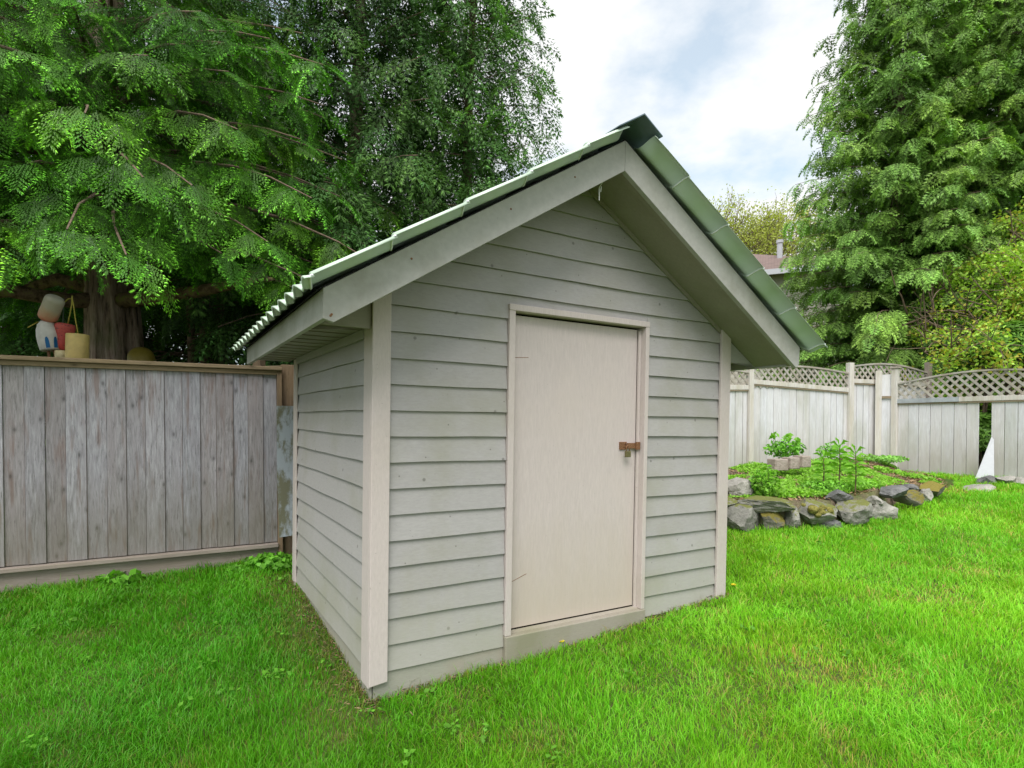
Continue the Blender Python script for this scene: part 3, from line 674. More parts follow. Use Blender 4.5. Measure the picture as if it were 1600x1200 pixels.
panel(fb, .05, 2.45, .67, .67, 1.90, 1.905, 2.24, 2.28, .125, 4, gaps=(7,), bw=(.165, .185))
panel(fb, 2.55, 4.9, .66, .62, 1.90, 1.90, 2.25, 2.25, .155, 5)
post(fb, 0, .5, 2.52, .1, cap=True); post(fb, 2.5, .5, 2.5, .1); post(fb, 4.95, .5, 2.5, .1)
b = MB(); b.box(.05, 1.0, -.062, -.054, 1.895, 1.97); b.box(.05, 1.0, -.0535, .0, 1.966, 1.970); b.build('flashing', M['galv'], fb)
PD = at(1372, 700, 10.75); dD = (PC-Vector((PD.x, PD.y, 0))).normalized(); ld = (PC-Vector((PD.x, PD.y, 0))).length
fc = empty('fence_return', (PD.x, PD.y, 0), (0, 0, math.atan2(dD.y, dD.x)))
tag(fc, 'narrow whitewashed return panel between the two lattice fences', 'fence')
b = MB(); b.box(.05, ld/2, -.02, 0, .72, 1.98); b.box(ld/2+.003, ld-.05, -.02, 0, .68, 1.98); b.box(.05, ld-.05, -.02, 0, 2.03, 2.42); b.build('board_panel', M['white_fence'], fc)
b = MB(); b.box(.045, ld-.05, -.05, -.021, 1.985, 2.025); b.build('middle_rail', M['cap'], fc)
post(fc, 0, .6, 2.49, .1)
# white panel leaning in the gap
o = MB(); o.add([(-.14,0,0),(.10,0,0),(.115,.10,.62),(.085,.10,.66)], [(0,1,2,3)]); wp_ = at(1541, 748, 9.22)
o = o.build('white_board', M['whitepl']); o.location = wp_; o.rotation_euler = (0, 0, R(-25)); mm = o.modifiers.new('t', 'SOLIDIFY'); mm.thickness = .008
tag(o, 'plain white offcut board leaning in the gap of the missing fence board', 'board')

# ------------------------------------------------------------------ raised bed
RL = [(1.0, 6.35, .62), (2.34, 6.60, .655), (2.85, 6.60, .66), (3.2, 6.60, .655), (3.66, 6.80, .63), (4.1, 7.0, .66), (4.53, 7.25, .69), (5.19, 7.8, .68), (5.9, 8.35, .62), (6.6, 8.75, .56), (7.0, 9.3, .59)]
FLn = [(0.6, 8.5, .66), (2.2, 9.12, .74), (3.0, 9.42, .79), (3.6, 9.64, .80), (4.2, 9.87, .84), (4.9, 10.13, .88), (5.6, 10.4, .90), (6.1, 10.58, .90), (6.5, 10.66, .86), (6.85, 10.55, .70), (7.4, 9.75, .62)]
def bedpt(s, t):
    s = min(max(s, 0), .9999)*(len(RL)-1); i = int(s); f_ = s-i
    a = [RL[i][k]*(1-f_)+RL[i+1][k]*f_ for k in range(3)]; b_ = [FLn[i][k]*(1-f_)+FLn[i+1][k]*f_ for k in range(3)]
    return Vector([a[k]*(1-t)+b_[k]*t for k in range(3)])
vs = []; NSB, NTB = 90, 30
for i in range(NSB+1):
    for j in range(NTB+1):
        p = bedpt(i/NSB, j/NTB); p.z += (float(vn2(p.x+9, p.y+9, .4))-.5)*.07 - (.0 if j else .0); vs.append(p)
    p0_ = vs[-NTB-1].copy()
    # skirt down to the lawn
for i in range(NSB+1):
    p = vs[i*(NTB+1)].copy(); p.z = .2; p.y -= .03; vs.append(p)
fs = [(i*(NTB+1)+j, (i+1)*(NTB+1)+j, (i+1)*(NTB+1)+j+1, i*(NTB+1)+j+1) for i in range(NSB) for j in range(NTB)]
bo = (NSB+1)*(NTB+1)
fs += [(bo+i, bo+i+1, (i+1)*(NTB+1), i*(NTB+1)) for i in range(NSB)]
b = MB(); b.add(vs, fs); tag(b.build('garden_bed_soil', M['bed'], smooth=True), kind='structure')
def rock(px, py, w, h, Y, mat, label, seed, flat=1.0, rot=0, depth=None, ang=.5):
    c = at(px, py, Y); k = Y/F; rx = w*k/2*1.06; rz = h*k/2*1.1; ry = depth or max(.12, min(rx*.8, .28))
    bm = bmesh.new(); bmesh.ops.create_icosphere(bm, subdivisions=5, radius=1)
    r = random.Random(seed); off = Vector((seed*3.1, seed*1.7, seed))
    planes = [(Vector((r.uniform(-1,1), r.uniform(-1,1), r.uniform(-.8,1))).normalized(), r.uniform(.5, .82)) for _ in range(13)]
    for v in bm.verts:
        p = v.co.copy()
        for n_, d_ in planes:
            t = p.dot(n_)-d_
            if t > 0: p -= n_*t*.98
        p *= 1 + .12*mnoise.noise(p*1.3+off) + .08*mnoise.noise(p*3.4+off) + .045*mnoise.noise(p*8+off) + .02*mnoise.noise(p*19+off)
        p = Vector((math.copysign(abs(p.x)**.9, p.x), p.y, math.copysign(abs(p.z)**.9, p.z)))
        v.co = Vector((p.x*rx*1.12, p.y*ry*1.1, p.z*rz*1.15))
    me = bpy.data.meshes.new('rock'); bm.to_mesh(me); bm.free()
    o = link('rock', me, M[mat], None, smooth=True); o.location = c; o.rotation_euler = (0, R(rot), R(r.uniform(-15, 25)))
    try: me.set_sharp_from_angle(angle=R(32))
    except Exception: pass
    return tag(o, label, 'rock', 'stones edging the raised bed')
for i, a in enumerate([
 (1148, 808, 78, 52, 6.62, 'rock', 'big pitted grey boulder at the foot of the bed, right beside the shed corner'),
 (1198, 787, 82, 20, 6.58, 'rock', 'wide flat grey slab lying on top of the bed edge below the leafy bush'),
 (1138, 785, 36, 14, 6.60, 'rock', 'short flat stone on the big boulder beside the shed corner'),
 (1155, 760, 48, 26, 6.95, 'rockp', 'rounded earthy stone behind the flat slabs beside the shed'),
 (1206, 812, 50, 32, 6.56, 'rockm', 'low stone with yellow moss cushions under the wide flat slab'),
 (1236, 807, 24, 36, 6.58, 'rock', 'narrow upright stone wedged between the mossy stones'),
 (1273, 801, 70, 38, 6.62, 'rock', 'large sloping grey stone dotted with round moss cushions'),
 (1330, 798, 56, 36, 6.80, 'rock', 'grey angular stone right of the stone with moss cushions'),
 (1311, 775, 34, 18, 6.86, 'rockd', 'small dark stone on the soil below the lilies'),
 (1292, 818, 46, 16, 6.62, 'rockd', 'low half buried stone at the grass line below the mossy stones'),
 (1375, 798, 44, 34, 6.98, 'rockp', 'pale split stone standing at the bend of the bed edge'),
 (1391, 767, 44, 18, 7.2, 'rockd', 'dark wedge shaped stone lying above the pale split stone'),
 (1419, 777, 38, 22, 7.4, 'rockm', 'rounded stone with a green moss back, beside the dark wedge'),
 (1455, 765, 50, 22, 7.95, 'rockm', 'low mound of a stone covered with orange moss'),
 (1449, 775, 18, 18, 7.75, 'rockp', 'small whitish stone in front of the orange mossy one'),
 (1366, 782, 16, 12, 7.0, 'rockp', 'tiny grey stone left of the dark wedge shaped stone'),
 (1420, 761, 26, 10, 7.7, 'rockd', 'thin dark stone just behind the rounded mossy stone'),
 (1526, 766, 48, 17, 8.5, 'rockp', 'flat pale paving stone in the grass near the white offcut'),
 (1543, 753, 38, 18, 8.85, 'rockd', 'dark grey stone directly in front of the white offcut'),
 (1572, 750, 26, 13, 8.8, 'rockp', 'small pale stone right of the dark one at the fence foot'),
 (1594, 752, 16, 12, 8.7, 'rockp', 'smallest pale stone at the right edge of the photo')]):
    rock(*a[:7], seed=i+1)
mo = MB()
for (px, py, s_, Y) in ((1274, 797, 7, 6.44), (1281, 805, 5, 6.43), (1287, 797, 4, 6.45), (1288, 801, 5, 6.44), (1299, 799, 6, 6.48), (1259, 790, 3, 6.44), (1290, 794, 4, 6.46)):
    b = MB(); p = at(px, py, Y); rr = s_*Y/F*1.2
    p.y += .05; mo.lathe([(rr*math.cos(t)*(1+.12*math.sin(5*t+px)), rr*.75*math.sin(t)) for t in np.linspace(-1.5, 1.5, 9)], 14, Matrix.Translation(p) @ Matrix.Rotation(.5, 4, 'X'))
tag(mo.build('moss', M['moss'], None, smooth=True), kind='stuff')
for i, (px, w) in enumerate(((1216, 22), (1236, 16), (1253, 15))):
    p = at(px, 724+i*-2.5, 8.5); b = MB(); ww = w*8.5/F/2*1.05
    b.box(-ww*1.15, ww*1.15, -.09, .09, -.10, .065); o = b.build('concrete_block', M['block'], None, bevel=.012); o.location = p; o.rotation_euler = (0, 0, R(14+i*4))
    tag(o, ['pinkish concrete edging block, leftmost and widest of the row on the bed', 'middle pinkish concrete edging block of the row on the bed', 'right end concrete edging block of the row on the bed'][i], 'block', 'edging blocks on the bed')

# ------------------------------------------------------------------ foliage engine
def norm(a): return a/np.maximum(np.linalg.norm(a, axis=-1, keepdims=True), 1e-9)
def spray_template(r, L=.42, pairs=9, lf=4, wide=.5, droop=.5, lw=.012, ll=.034, lo=.34, tipc=2.5):
    T = []; C = []
    def tri(a, b_, c_, k): T.append((a, b_, c_)); C.append(k)
    ax = lambda t: np.array([L*t*(1-.12*t), .02*L*math.sin(4*t), -droop*L*t*t])
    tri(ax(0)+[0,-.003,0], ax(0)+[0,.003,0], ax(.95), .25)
    for i in range(pairs):
        t = .10+.86*i/(pairs-1)
        for s_ in (-1, 1):
            bl = L*wide*(1.0-.78*t)*r.uniform(.8, 1.15) * (0.75 if t < .2 else 1)
            an = R(r.uniform(42, 60)); base = ax(t+(0.02 if s_ > 0 else 0))
            d_ = np.array([math.cos(an), s_*math.sin(an), -.15-.5*t*droop])
            perp = np.array([-math.sin(an)*1.0, s_*math.cos(an), 0])
            m_ = max(2, int(round(lf*(1.1-.6*t))))
            for j in range(m_):
                f_ = (j+.5)/m_; p = base+d_*bl*f_ + np.array([0, 0, -droop*.5*bl*f_*f_])
                for q in (-1, 1):
                    dd = d_*.85+perp*q*.55; l_ = ll*(1.15-.55*f_)*r.uniform(.55, 1.45)
                    wv = np.array([-dd[1], dd[0], 0])*lw*.5
                    tri(p-wv, p+wv, p+dd*l_+np.array([0, 0, -.3*l_]), lo+(1.15-lo*1.2)*f_*f_+.35*t)  # pale young tips; inner leaflets tinted dark to paint interior shade
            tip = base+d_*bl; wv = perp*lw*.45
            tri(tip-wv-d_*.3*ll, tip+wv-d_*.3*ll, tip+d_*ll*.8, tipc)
    return np.array(T), np.array(C)
def instance(templates, P, Fw, Up, Sc, tint, r):
    # place the templates: Fw forward dirs, Up approximate normals
    x = norm(Fw); y = norm(np.cross(Up, x)); z = np.cross(x, y); Rm = np.stack([x, y, z], -1)*Sc[:, None, None]
    idx = r.integers(0, len(templates), len(P)); Vs = []; Cs = []
    for k, (T, C) in enumerate(templates):
        m_ = idx == k
        if not m_.any(): continue
        flat = T.reshape(-1, 3); V = np.einsum('nij,mj->nmi', Rm[m_], flat) + P[m_][:, None, :]
        c = np.repeat(C, 3)[None, :, None]*tint[m_][:, None, :]
        Vs.append(V.reshape(-1, 3)); Cs.append(c.reshape(-1, 3))
    V = np.concatenate(Vs); C = np.concatenate(Cs)
    return V, C
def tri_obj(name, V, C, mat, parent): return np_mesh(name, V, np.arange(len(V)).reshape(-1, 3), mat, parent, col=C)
def conifer(name, label, cat, base, H, R0, zlow, nb, r, mat, templ, trunk_r, q0=.22, extra=None, az=None, rise=.1, droop=.10, spr=.13, sub=.22, sc=1.0, group=None, tint_var=.25, lean=(0, 0), keep=None, profile=None, barkmat='bark', yellow=.25):
    t = empty(name, base); tag(t, label, cat, group)
    tb = MB(); zs = np.linspace(-.2, H*.97, 24); rf = [r.uniform(0, 6.28) for _ in range(6)]
    def flute(i, a): return 1 + .10*math.sin(3*a+rf[0]+i*.1) + .07*math.sin(7*a+rf[1]+i*.15) + .05*math.sin(13*a+rf[2]-i*.2) + .03*math.sin(23*a+rf[3]+i*.5)
    tb.tube([(lean[0]*z_/H+.05*math.sin(z_), lean[1]*z_/H, z_) for z_ in zs], [trunk_r*(1+.35*math.exp(-max(z_, 0)*1.6))*(1-.93*max(0, z_)/H) for z_ in zs], 48, rfun=flute)
    tb.build('trunk', M[barkmat], t, smooth=True)
    P, Fw, Up, Tn, Sc = [], [], [], [], []; br = MB()
    nx_ = extra[0] if extra else 0
    for i in range(nb+nx_):
        z0_ = zlow + (H-zlow)*((i+.5)/nb)**1.15
        az_ = i*2.39996+r.uniform(-.3, .3)
        if i >= nb: z0_ = zlow+(extra[2])*((i-nb+.5)/nx_); az_ = R(-90)+R(extra[1])*(2*((i*.618034) % 1)-1)
        fr = (z0_-zlow)/(H-zlow)
        Lb = (profile(fr) if profile else R0*(1-fr)**.75)*r.uniform(.75, 1.08)
        dv = np.array([math.cos(az_), math.sin(az_), 0]); sv = np.array([-dv[1], dv[0], 0])
        pt = lambda q: np.array([0, 0, z0_]) + dv*q + np.array([0, 0, rise*q-droop*q*q]) + sv*.05*math.sin(q*2+i)
        qs = np.linspace(0, Lb, 7); br.tube([pt(q) for q in qs], [max(.006, trunk_r*.10*(1-q/Lb*.9)) for q in qs], 5, cap=False)
        q = Lb*q0; sg = 1; tb_ = 1+r.uniform(-tint_var, tint_var); yl = r.random()
        while q < Lb:
            c = pt(q); tg = pt(q+.05)-pt(q-.05); tg /= np.linalg.norm(tg)
            sl = min(.28*(Lb-q)+.22, .85)*r.uniform(.7, 1.15)*sc; sd_ = norm(tg*r.uniform(.5, .9)+sv*sg); ns_ = max(1, int(sl/spr))
            for j in range(ns_+1):
                f_ = (j+.4)/(ns_+1)
                p = c+sd_*sl*f_+np.array([0, 0, -.25*sl*f_*f_+r.uniform(-.03, .03)])
                for s2 in (-1, 1):
                    side = np.cross([0, 0, 1], sd_)*s2
                    fw = sd_*r.uniform(.4, 1.0)+side*r.uniform(.1, .9)+np.array([r.uniform(-.25, .25), r.uniform(-.25, .25), -r.uniform(.0, .9)])
                    if keep is not None and not keep(p+np.array(base)): continue
                    P.append(p); Fw.append(fw); Up.append([r.uniform(-.6, .6)+dv[0]*.35, r.uniform(-.6, .6)+dv[1]*.35, 1]); Sc.append(sc*r.uniform(.7, 1.2))
                    g = tb_*r.uniform(.85, 1.15)*(.75+.35*q/Lb); Tn.append([g*(1+yellow*yl*(q/Lb)), g, g*(1-.2*yl)])  # tint darkens towards the trunk, painting inner-crown shade; young ends paler
            q += sub*r.uniform(.8, 1.2); sg = -sg
        # tip
        P.append(pt(Lb)); Fw.append(dv+np.array([0, 0, -.5])); Up.append([0, 0, 1]); Sc.append(sc); Tn.append([tb_*1.1]*3)
    br.build('branches', M['twig'], t)
    V, C = instance(templ, np.array(P), np.array(Fw), np.array(Up, float), np.array(Sc), np.array(Tn), np.random.default_rng(r.randrange(9999)))
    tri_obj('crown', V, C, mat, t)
    print(name, len(P), 'sprays', len(V)//3, 'tris')
    return t
rr = random.Random(21)
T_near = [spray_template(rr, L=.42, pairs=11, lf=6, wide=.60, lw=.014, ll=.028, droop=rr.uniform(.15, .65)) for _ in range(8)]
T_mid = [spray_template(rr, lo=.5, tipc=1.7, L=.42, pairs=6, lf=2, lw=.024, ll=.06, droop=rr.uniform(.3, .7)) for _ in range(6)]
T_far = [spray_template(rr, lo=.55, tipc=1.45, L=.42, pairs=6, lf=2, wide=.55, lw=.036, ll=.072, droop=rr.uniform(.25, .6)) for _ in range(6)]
bc = at(172, 560, 7.3)
# great cedar left: crown of low boughs reaching over the fence
def keep_left(p): return True
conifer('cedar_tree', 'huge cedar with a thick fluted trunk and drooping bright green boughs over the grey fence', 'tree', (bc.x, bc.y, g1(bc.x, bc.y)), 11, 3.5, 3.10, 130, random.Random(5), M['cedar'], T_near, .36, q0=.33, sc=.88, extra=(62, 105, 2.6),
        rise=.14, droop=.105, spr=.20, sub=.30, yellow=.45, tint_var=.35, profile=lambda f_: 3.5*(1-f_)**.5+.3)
cedar = bpy.data.objects['cedar_tree']
lb = MB(); gb = g1(bc.x, bc.y)
def loc(px, py, Y): p = at(px, py, Y); return (p.x-bc.x, p.y-bc.y, p.z-gb)
lb.tube([loc(185, 470, 7.2), loc(240, 466, 7.0), loc(310, 455, 6.7), (loc(380, 442, 6.4)), loc(425, 436, 6.2)], [.10, .085, .07, .045, .02], 12)
lb.tube([loc(165, 468, 7.2), loc(110, 470, 6.9), loc(60, 462, 6.6), loc(0, 452, 6.3), loc(-90, 440, 6.1)], [.10, .085, .08, .07, .04], 12)
lb.tube([loc(150, 452, 7.2), loc(90, 436, 7.2), loc(40, 452, 7.3), loc(-40, 470, 7.4)], [.08, .075, .05, .03], 12)
lb.tube([loc(190, 440, 7.3), loc(270, 415, 7.2), loc(360, 396, 7.0)], [.07, .05, .03], 10)
o = lb.build('limb', M['limb'], cedar, smooth=True)

# second conifer, more open, behind the shed ridge
c2 = at(735, 520, 9.5)
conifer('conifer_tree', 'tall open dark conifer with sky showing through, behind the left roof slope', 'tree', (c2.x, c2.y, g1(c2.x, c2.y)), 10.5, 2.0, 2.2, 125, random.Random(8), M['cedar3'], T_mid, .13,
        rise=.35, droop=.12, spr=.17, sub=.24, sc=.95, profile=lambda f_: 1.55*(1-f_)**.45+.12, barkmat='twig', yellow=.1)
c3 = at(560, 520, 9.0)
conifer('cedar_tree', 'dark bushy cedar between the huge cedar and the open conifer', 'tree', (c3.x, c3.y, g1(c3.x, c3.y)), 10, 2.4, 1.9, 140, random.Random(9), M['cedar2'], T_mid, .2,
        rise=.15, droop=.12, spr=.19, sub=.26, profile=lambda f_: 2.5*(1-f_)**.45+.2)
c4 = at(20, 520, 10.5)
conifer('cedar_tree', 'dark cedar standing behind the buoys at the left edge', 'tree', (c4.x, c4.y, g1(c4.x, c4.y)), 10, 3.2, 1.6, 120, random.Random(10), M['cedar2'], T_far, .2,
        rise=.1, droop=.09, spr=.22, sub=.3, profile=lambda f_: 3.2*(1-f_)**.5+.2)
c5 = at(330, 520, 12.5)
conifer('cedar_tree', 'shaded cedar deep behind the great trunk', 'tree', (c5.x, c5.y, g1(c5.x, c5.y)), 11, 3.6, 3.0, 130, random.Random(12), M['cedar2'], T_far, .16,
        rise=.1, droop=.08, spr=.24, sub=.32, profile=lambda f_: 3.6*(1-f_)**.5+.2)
# slim bare trunks in the shade
for i, (px, Y, rad, lab) in enumerate(((297, 9.2, .06, 'slim dark trunk in the shade, nearest right of the great cedar'), (318, 9.6, .08, 'thicker dark trunk in the shade, right of the slim one'), (345, 9.0, .06, 'dark trunk in the shade directly left of the shed eave'))):
    p = at(px, 560, Y); b = MB(); g0 = g1(p.x, p.y)
    b.tube([(p.x, p.y, g0-.1), (p.x+.03, p.y, g0+2), (p.x-.03, p.y, g0+4.5)], [rad*1.2, rad, rad*.7], 12)
    for k in range(7):
        z_ = g0+1.4+k*.35; a_ = k*2.1; b.tube([(p.x, p.y, z_), (p.x+.5*math.cos(a_), p.y+.5*math.sin(a_), z_+.05), (p.x+1.0*math.cos(a_), p.y+1.0*math.sin(a_), z_-.15)], [.018, .012, .005], 5)
    tag(b.build('tree_trunk', M['twig'], None, smooth=True), lab, 'tree trunk', 'slim trunks in the shade')

# leaf clouds
def leaf_cloud(P, Nrm, size, tint, r, asp=.5, fold=.0):
    n = len(P); a = norm(r.normal(size=(n, 3))); a = norm(a-(a*Nrm).sum(1, keepdims=True)*Nrm*.9); b_ = norm(np.cross(Nrm, a))
    L_ = (size*r.uniform(.7, 1.3, n))[:, None]; v0 = P-a*L_*.5; v2 = P+a*L_*.5-Nrm*L_*.15; v1 = P+b_*L_*asp*.5; v3 = P-b_*L_*asp*.5
    V = np.stack([v0, v1, v2, v3], 1).reshape(-1, 3); C = np.repeat(tint, 4, axis=0)
    return V, C
def quad_obj(name, V, C, mat, parent=None): return np_mesh(name, V, np.arange(len(V)).reshape(-1, 4), mat, parent, col=C)
# understorey behind the left fence
r_ = np.random.default_rng(4); n = 60000
P = np.stack([r_.uniform(-10, 1.0, n), r_.uniform(10.5, 13, n), np.zeros(n)], 1); hmax = 2.4+1.3*vn1(P[:, 0]+20, P[:, 1], 1.1); P[:, 2] = .4+hmax*r_.random(n)**.7
keepm = vn2(P[:, 0]*1.0+30, P[:, 2]+5, .35) > .28; P = P[keepm]; n = len(P)
V, C = leaf_cloud(P, norm(r_.normal(size=(n, 3))+[0, -.6, .6]), .10, r_.uniform(.5, 1.3, (n, 1))*np.ones((1, 3)), r_)
tag(quad_obj('understorey', V, C, M['under']), kind='stuff')

# ---- right hand conifers
for i, (px, Y, H, Rr, nb, lab) in enumerate((
  (1400, 14.5, 15.0, 2.9, 150, 'tall dense green conifer, leftmost of the row behind the lattice fence'),
  (1560, 14.0, 15.5, 2.8, 140, 'tall dense conifer second in the row, directly behind the lime green shrub'),
  (1500, 17.5, 17.0, 3.0, 90, 'tall conifer filling the gap behind the first two of the row'),
  (1740, 14.5, 15.0, 2.8, 90, 'tall conifer at the right end of the row, cut by the photo edge'))):
    p = at(px, 560, Y)
    prof = (lambda Rr: (lambda f_: Rr*1.2*(1-f_)**.84+.15))(Rr)
    conifer('conifer_tree', lab, 'tree', (p.x, p.y, g1(p.x, p.y)), H, Rr, .5, int(nb*2.3), random.Random(40+i), M['cypress'], T_far, .2, rise=.35, droop=.13, spr=.165, sub=.24, sc=.82,
            profile=prof, group='conifers in the row on the right', yellow=.2, tint_var=.28)

# ---- recursive twiggy tree
def twig_tree(name, label, base, H, r, levels, nchild, mat_leaf, leafsize, nleaf, tint, trunk_r, spread=.5, up=.5, squash=1.0, cat='tree', parts=True, asp=.6, barkmat='twig', dir0=(0, 0, 1), wander=.12, inside=None):
    t = empty(name, base); tag(t, label, cat); b = MB(); tips = []
    def grow(p, d_, L_, rad, lev):
        if inside and lev > 1 and not inside(p.x+base[0], p.z+base[2]): return
        pts = [p]; dd = d_.copy()
        for k in range(4):
            dd = (dd+Vector((r.gauss(0, wander), r.gauss(0, wander), r.gauss(0, wander)+.03))).normalized(); pts.append(pts[-1]+dd*L_/4)
        b.tube(pts, [rad*(1-.12*k) for k in range(5)], 7 if lev < 2 else 4, cap=False)
        if lev >= 2: tips.extend(pts[1:])
        if lev < levels:
            for c in range(nchild[lev]):
                q = pts[r.choice((2, 3, 4, 4))]; sdv = Vector((r.gauss(0, 1), r.gauss(0, 1), r.gauss(0, 1)*squash))
                sdv = (sdv-dd*sdv.dot(dd)).normalized()
                grow(q, (dd*(1-spread)+sdv*spread+Vector((0, 0, up*.3))).normalized(), L_*r.uniform(.55, .8), rad*.55, lev+1)
    grow(Vector((0, 0, -.1)), Vector(dir0).normalized(), H, trunk_r, 0)
    b.build('branches' if parts else 'trunk', M[barkmat], t)
    rg = np.random.default_rng(r.randrange(9999)); tips = np.array([tuple(q) for q in tips]); P = tips[rg.integers(0, len(tips), nleaf)]+rg.normal(0, leafsize*1.3, (nleaf, 3))
    if inside: P = P[np.array([inside(q[0]+base[0], q[2]+base[2]) for q in P])]; nleaf = len(P)
    tn = tint(P, rg); V, C = leaf_cloud(P, norm(rg.normal(size=(nleaf, 3))+[0, 0, 1.0]), leafsize, tn, rg, asp)
    quad_obj('crown', V, C, mat_leaf, t); return t
p = at(1180, 600, 34)
twig_tree('budding_tree', 'airy pale green tree just coming into leaf, above the distant house roof', (p.x, p.y, g1(p.x, p.y)), 5.5, random.Random(2), 5, (7, 5, 5, 4, 4), M['bud'], .13, 42000,
          lambda P, g: g.uniform(.7, 1.3, (len(P), 1))*np.array([[1, 1, .8]]), .22, spread=.5, up=.55)
def maple_tint(P, g):
    red = g.random(len(P)) < (.12+.25*(vn3(P[:, 0]+20, P[:, 2]+20, .5) > .58)); c = np.ones((len(P), 3))*g.uniform(.6, 1.25, (len(P), 1)); c[red] *= [1.2, .70, .9]; return c
shr = []
for (px, Y, H, sd_, zb, lab, dr) in ((1720, 11.4, 2.6, 3, 1.0, 'arching shrub with lime leaves and coppery young tips over the lattice fence', (-.55, 0, .8)), (1610, 12.2, 1.0, 6, 1.0, 'lower lime green shrub leaning left over the fence top', (-.35, 0, .9)), (1452, 12.0, .36, 14, 1.7, 'small lime green bush poking up behind the fence corner', (0, 0, 1))):
    p = at(px, 600, Y)
    twig_tree('shrub', lab, (p.x, p.y, zb), H, random.Random(sd_), 4, (7, 6, 5, 4), M['maple'], .075, (55000 if H > 1.5 else 22000), maple_tint, .085, spread=.62, up=.15, squash=.45, cat='shrub', dir0=dr, inside=lambda x, z: x > 7.7+.35*math.sin(z*4) and z < 2.5+(x-7.5)*1.25+.25*math.sin(x*5))
# rhododendron: whorls of long leaves
def whorls(n, cen, rad, r, ll, lw, k=7):
    d_ = norm(r.normal(size=(n, 3))); d_[:, 2] = np.abs(d_[:, 2])*.9-.15; rd = r.uniform(.55, 1.0, n)[:, None]
    P = cen+d_*rad*rd; ax = norm(d_+[0, 0, .7]); Vs = []; Cs = []; s1 = norm(np.cross(ax, r.normal(size=(n, 3)))); s2 = np.cross(ax, s1); t0 = r.uniform(.55, 1.25, n)
    for j in range(k):
        a = 2*math.pi*j/k+.3*r.random(n); o_ = s1*np.cos(a)[:, None]+s2*np.sin(a)[:, None]; tg = -s1*np.sin(a)[:, None]+s2*np.cos(a)[:, None]
        L_ = (ll*r.uniform(.8, 1.2, n))[:, None]; up = ax*.45
        v0 = P; v1 = P+(o_+up)*L_*.5+tg*lw/2; v2 = P+o_*L_*1.0+up*L_*.5; v3 = P+(o_+up)*L_*.5-tg*lw/2
        Vs.append(np.stack([v0, v1, v2, v3], 1).reshape(-1, 3)); Cs.append(np.repeat((t0*r.uniform(.85, 1.15, n))[:, None]*np.ones((1, 3)), 4, axis=0))
    return np.concatenate(Vs), np.concatenate(Cs)
for i, (px, py, Y, rad, lab) in enumerate(((1592, 548, 9.95, (.75, .5, .62), 'glossy broad leaved evergreen bush behind the fence at the right edge'), (1528, 590, 10.35, (.5, .4, .42), 'smaller glossy evergreen bush behind the middle of the lattice'), (1535, 690, 10.4, (.9, .5, .8), 'dark leafy bush seen through the gap of the missing board'))):
    p = at(px, py, Y); t = empty('evergreen_bush', (p.x, p.y, p.z)); tag(t, lab, 'bush')
    V, C = whorls((1500, 800, 900)[i], np.zeros(3), np.array(rad), np.random.default_rng(60+i), .15, .05); quad_obj('foliage', V, C, M['rhodo'], t)
    b = MB(); rb = random.Random(i)
    for k in range(9):
        a_ = k*.7; b.tube([(0, 0, -p.z+.5), (.3*rad[0]*math.cos(a_), .3*rad[1]*math.sin(a_), -.3), (.8*rad[0]*math.cos(a_), .8*rad[1]*math.sin(a_), rad[2]*rb.uniform(0, .7))], [.03, .02, .006], 6)
    b.build('stems', M['twig'], t)

# ------------------------------------------------------------------ house far behind
hp = at(1166, 600, 26); hs_ = empty('house', (hp.x, hp.y, .25), (0, 0, R(-24)))
tag(hs_, 'distant house with brown shingled roof and white gutter beyond the fence', 'house')
b = MB(); b.box(-5.5, 3.4, -3, 5, .3, 7.05); b.build('wall', plain('cream_stucco', (.55,.51,.44), .9), hs_)
m = NT('brown_shingles', .9, .2); br_ = m.n('TexBrick'); br_.inputs['Scale'].default_value = 3.2; br_.inputs['Color1'].default_value = (.20,.14,.125,1); br_.inputs['Color2'].default_value = (.13,.095,.085,1); br_.inputs['Mortar'].default_value = (.05,.04,.035,1); br_.inputs['Mortar Size'].default_value = .03
br_.inputs['Brick Width'].default_value = .7; br_.inputs['Row Height'].default_value = .4
m.l(m.coord((1,1.4,1)), br_.inputs['Vector']); m.col(m.mix(m.math('MULTIPLY', m.noise(m.coord(), 3, 5), .8), br_.outputs[0], (.26,.19,.17))); M['shingle'] = m.m
b = MB(); b.add([(-6,-3.5,7.1),(3.9,-3.5,7.1),(3.9,5.5,7.1),(-6,5.5,7.1),(-2,1,9.0),(0,1,9.0),(-6,-3.5,6.98),(3.9,-3.5,6.98),(3.9,5.5,6.98),(-6,5.5,6.98)], [(0,1,5,4),(1,2,5),(2,3,4,5),(3,0,4),(6,9,8,7),(0,6,7,1),(1,7,8,2),(2,8,9,3),(3,9,6,0)])
rf = b.build('roof', M['shingle'], hs_)
b = MB(); b.lathe([(.11, 8.1), (.11, 8.95), (.14, 8.96), (.14, 9.08)], 12, Matrix.Translation((1.3, -1.0, -.2))); b.build('vent_pipe', plain('pipe_metal', (.45,.45,.48), .4), rf)
b = MB(); b.box(-6.05, 3.95, -3.62, -3.51, 6.9, 7.1); b.build('gutter', M['whitepl'], hs_)
b = MB(); b.box(3.901, 4.02, -3.5, 5.5, 6.9, 7.1); b.build('gutter', M['whitepl'], hs_)
GL = plain('dark_glass', (.05,.06,.07), .1, .6)
for x_ in (.4, -3.4):
    b = MB(); b.box(x_, x_+1.4, -3.03, -3.001, 4.6, 6.0); b.build('window', GL, hs_)

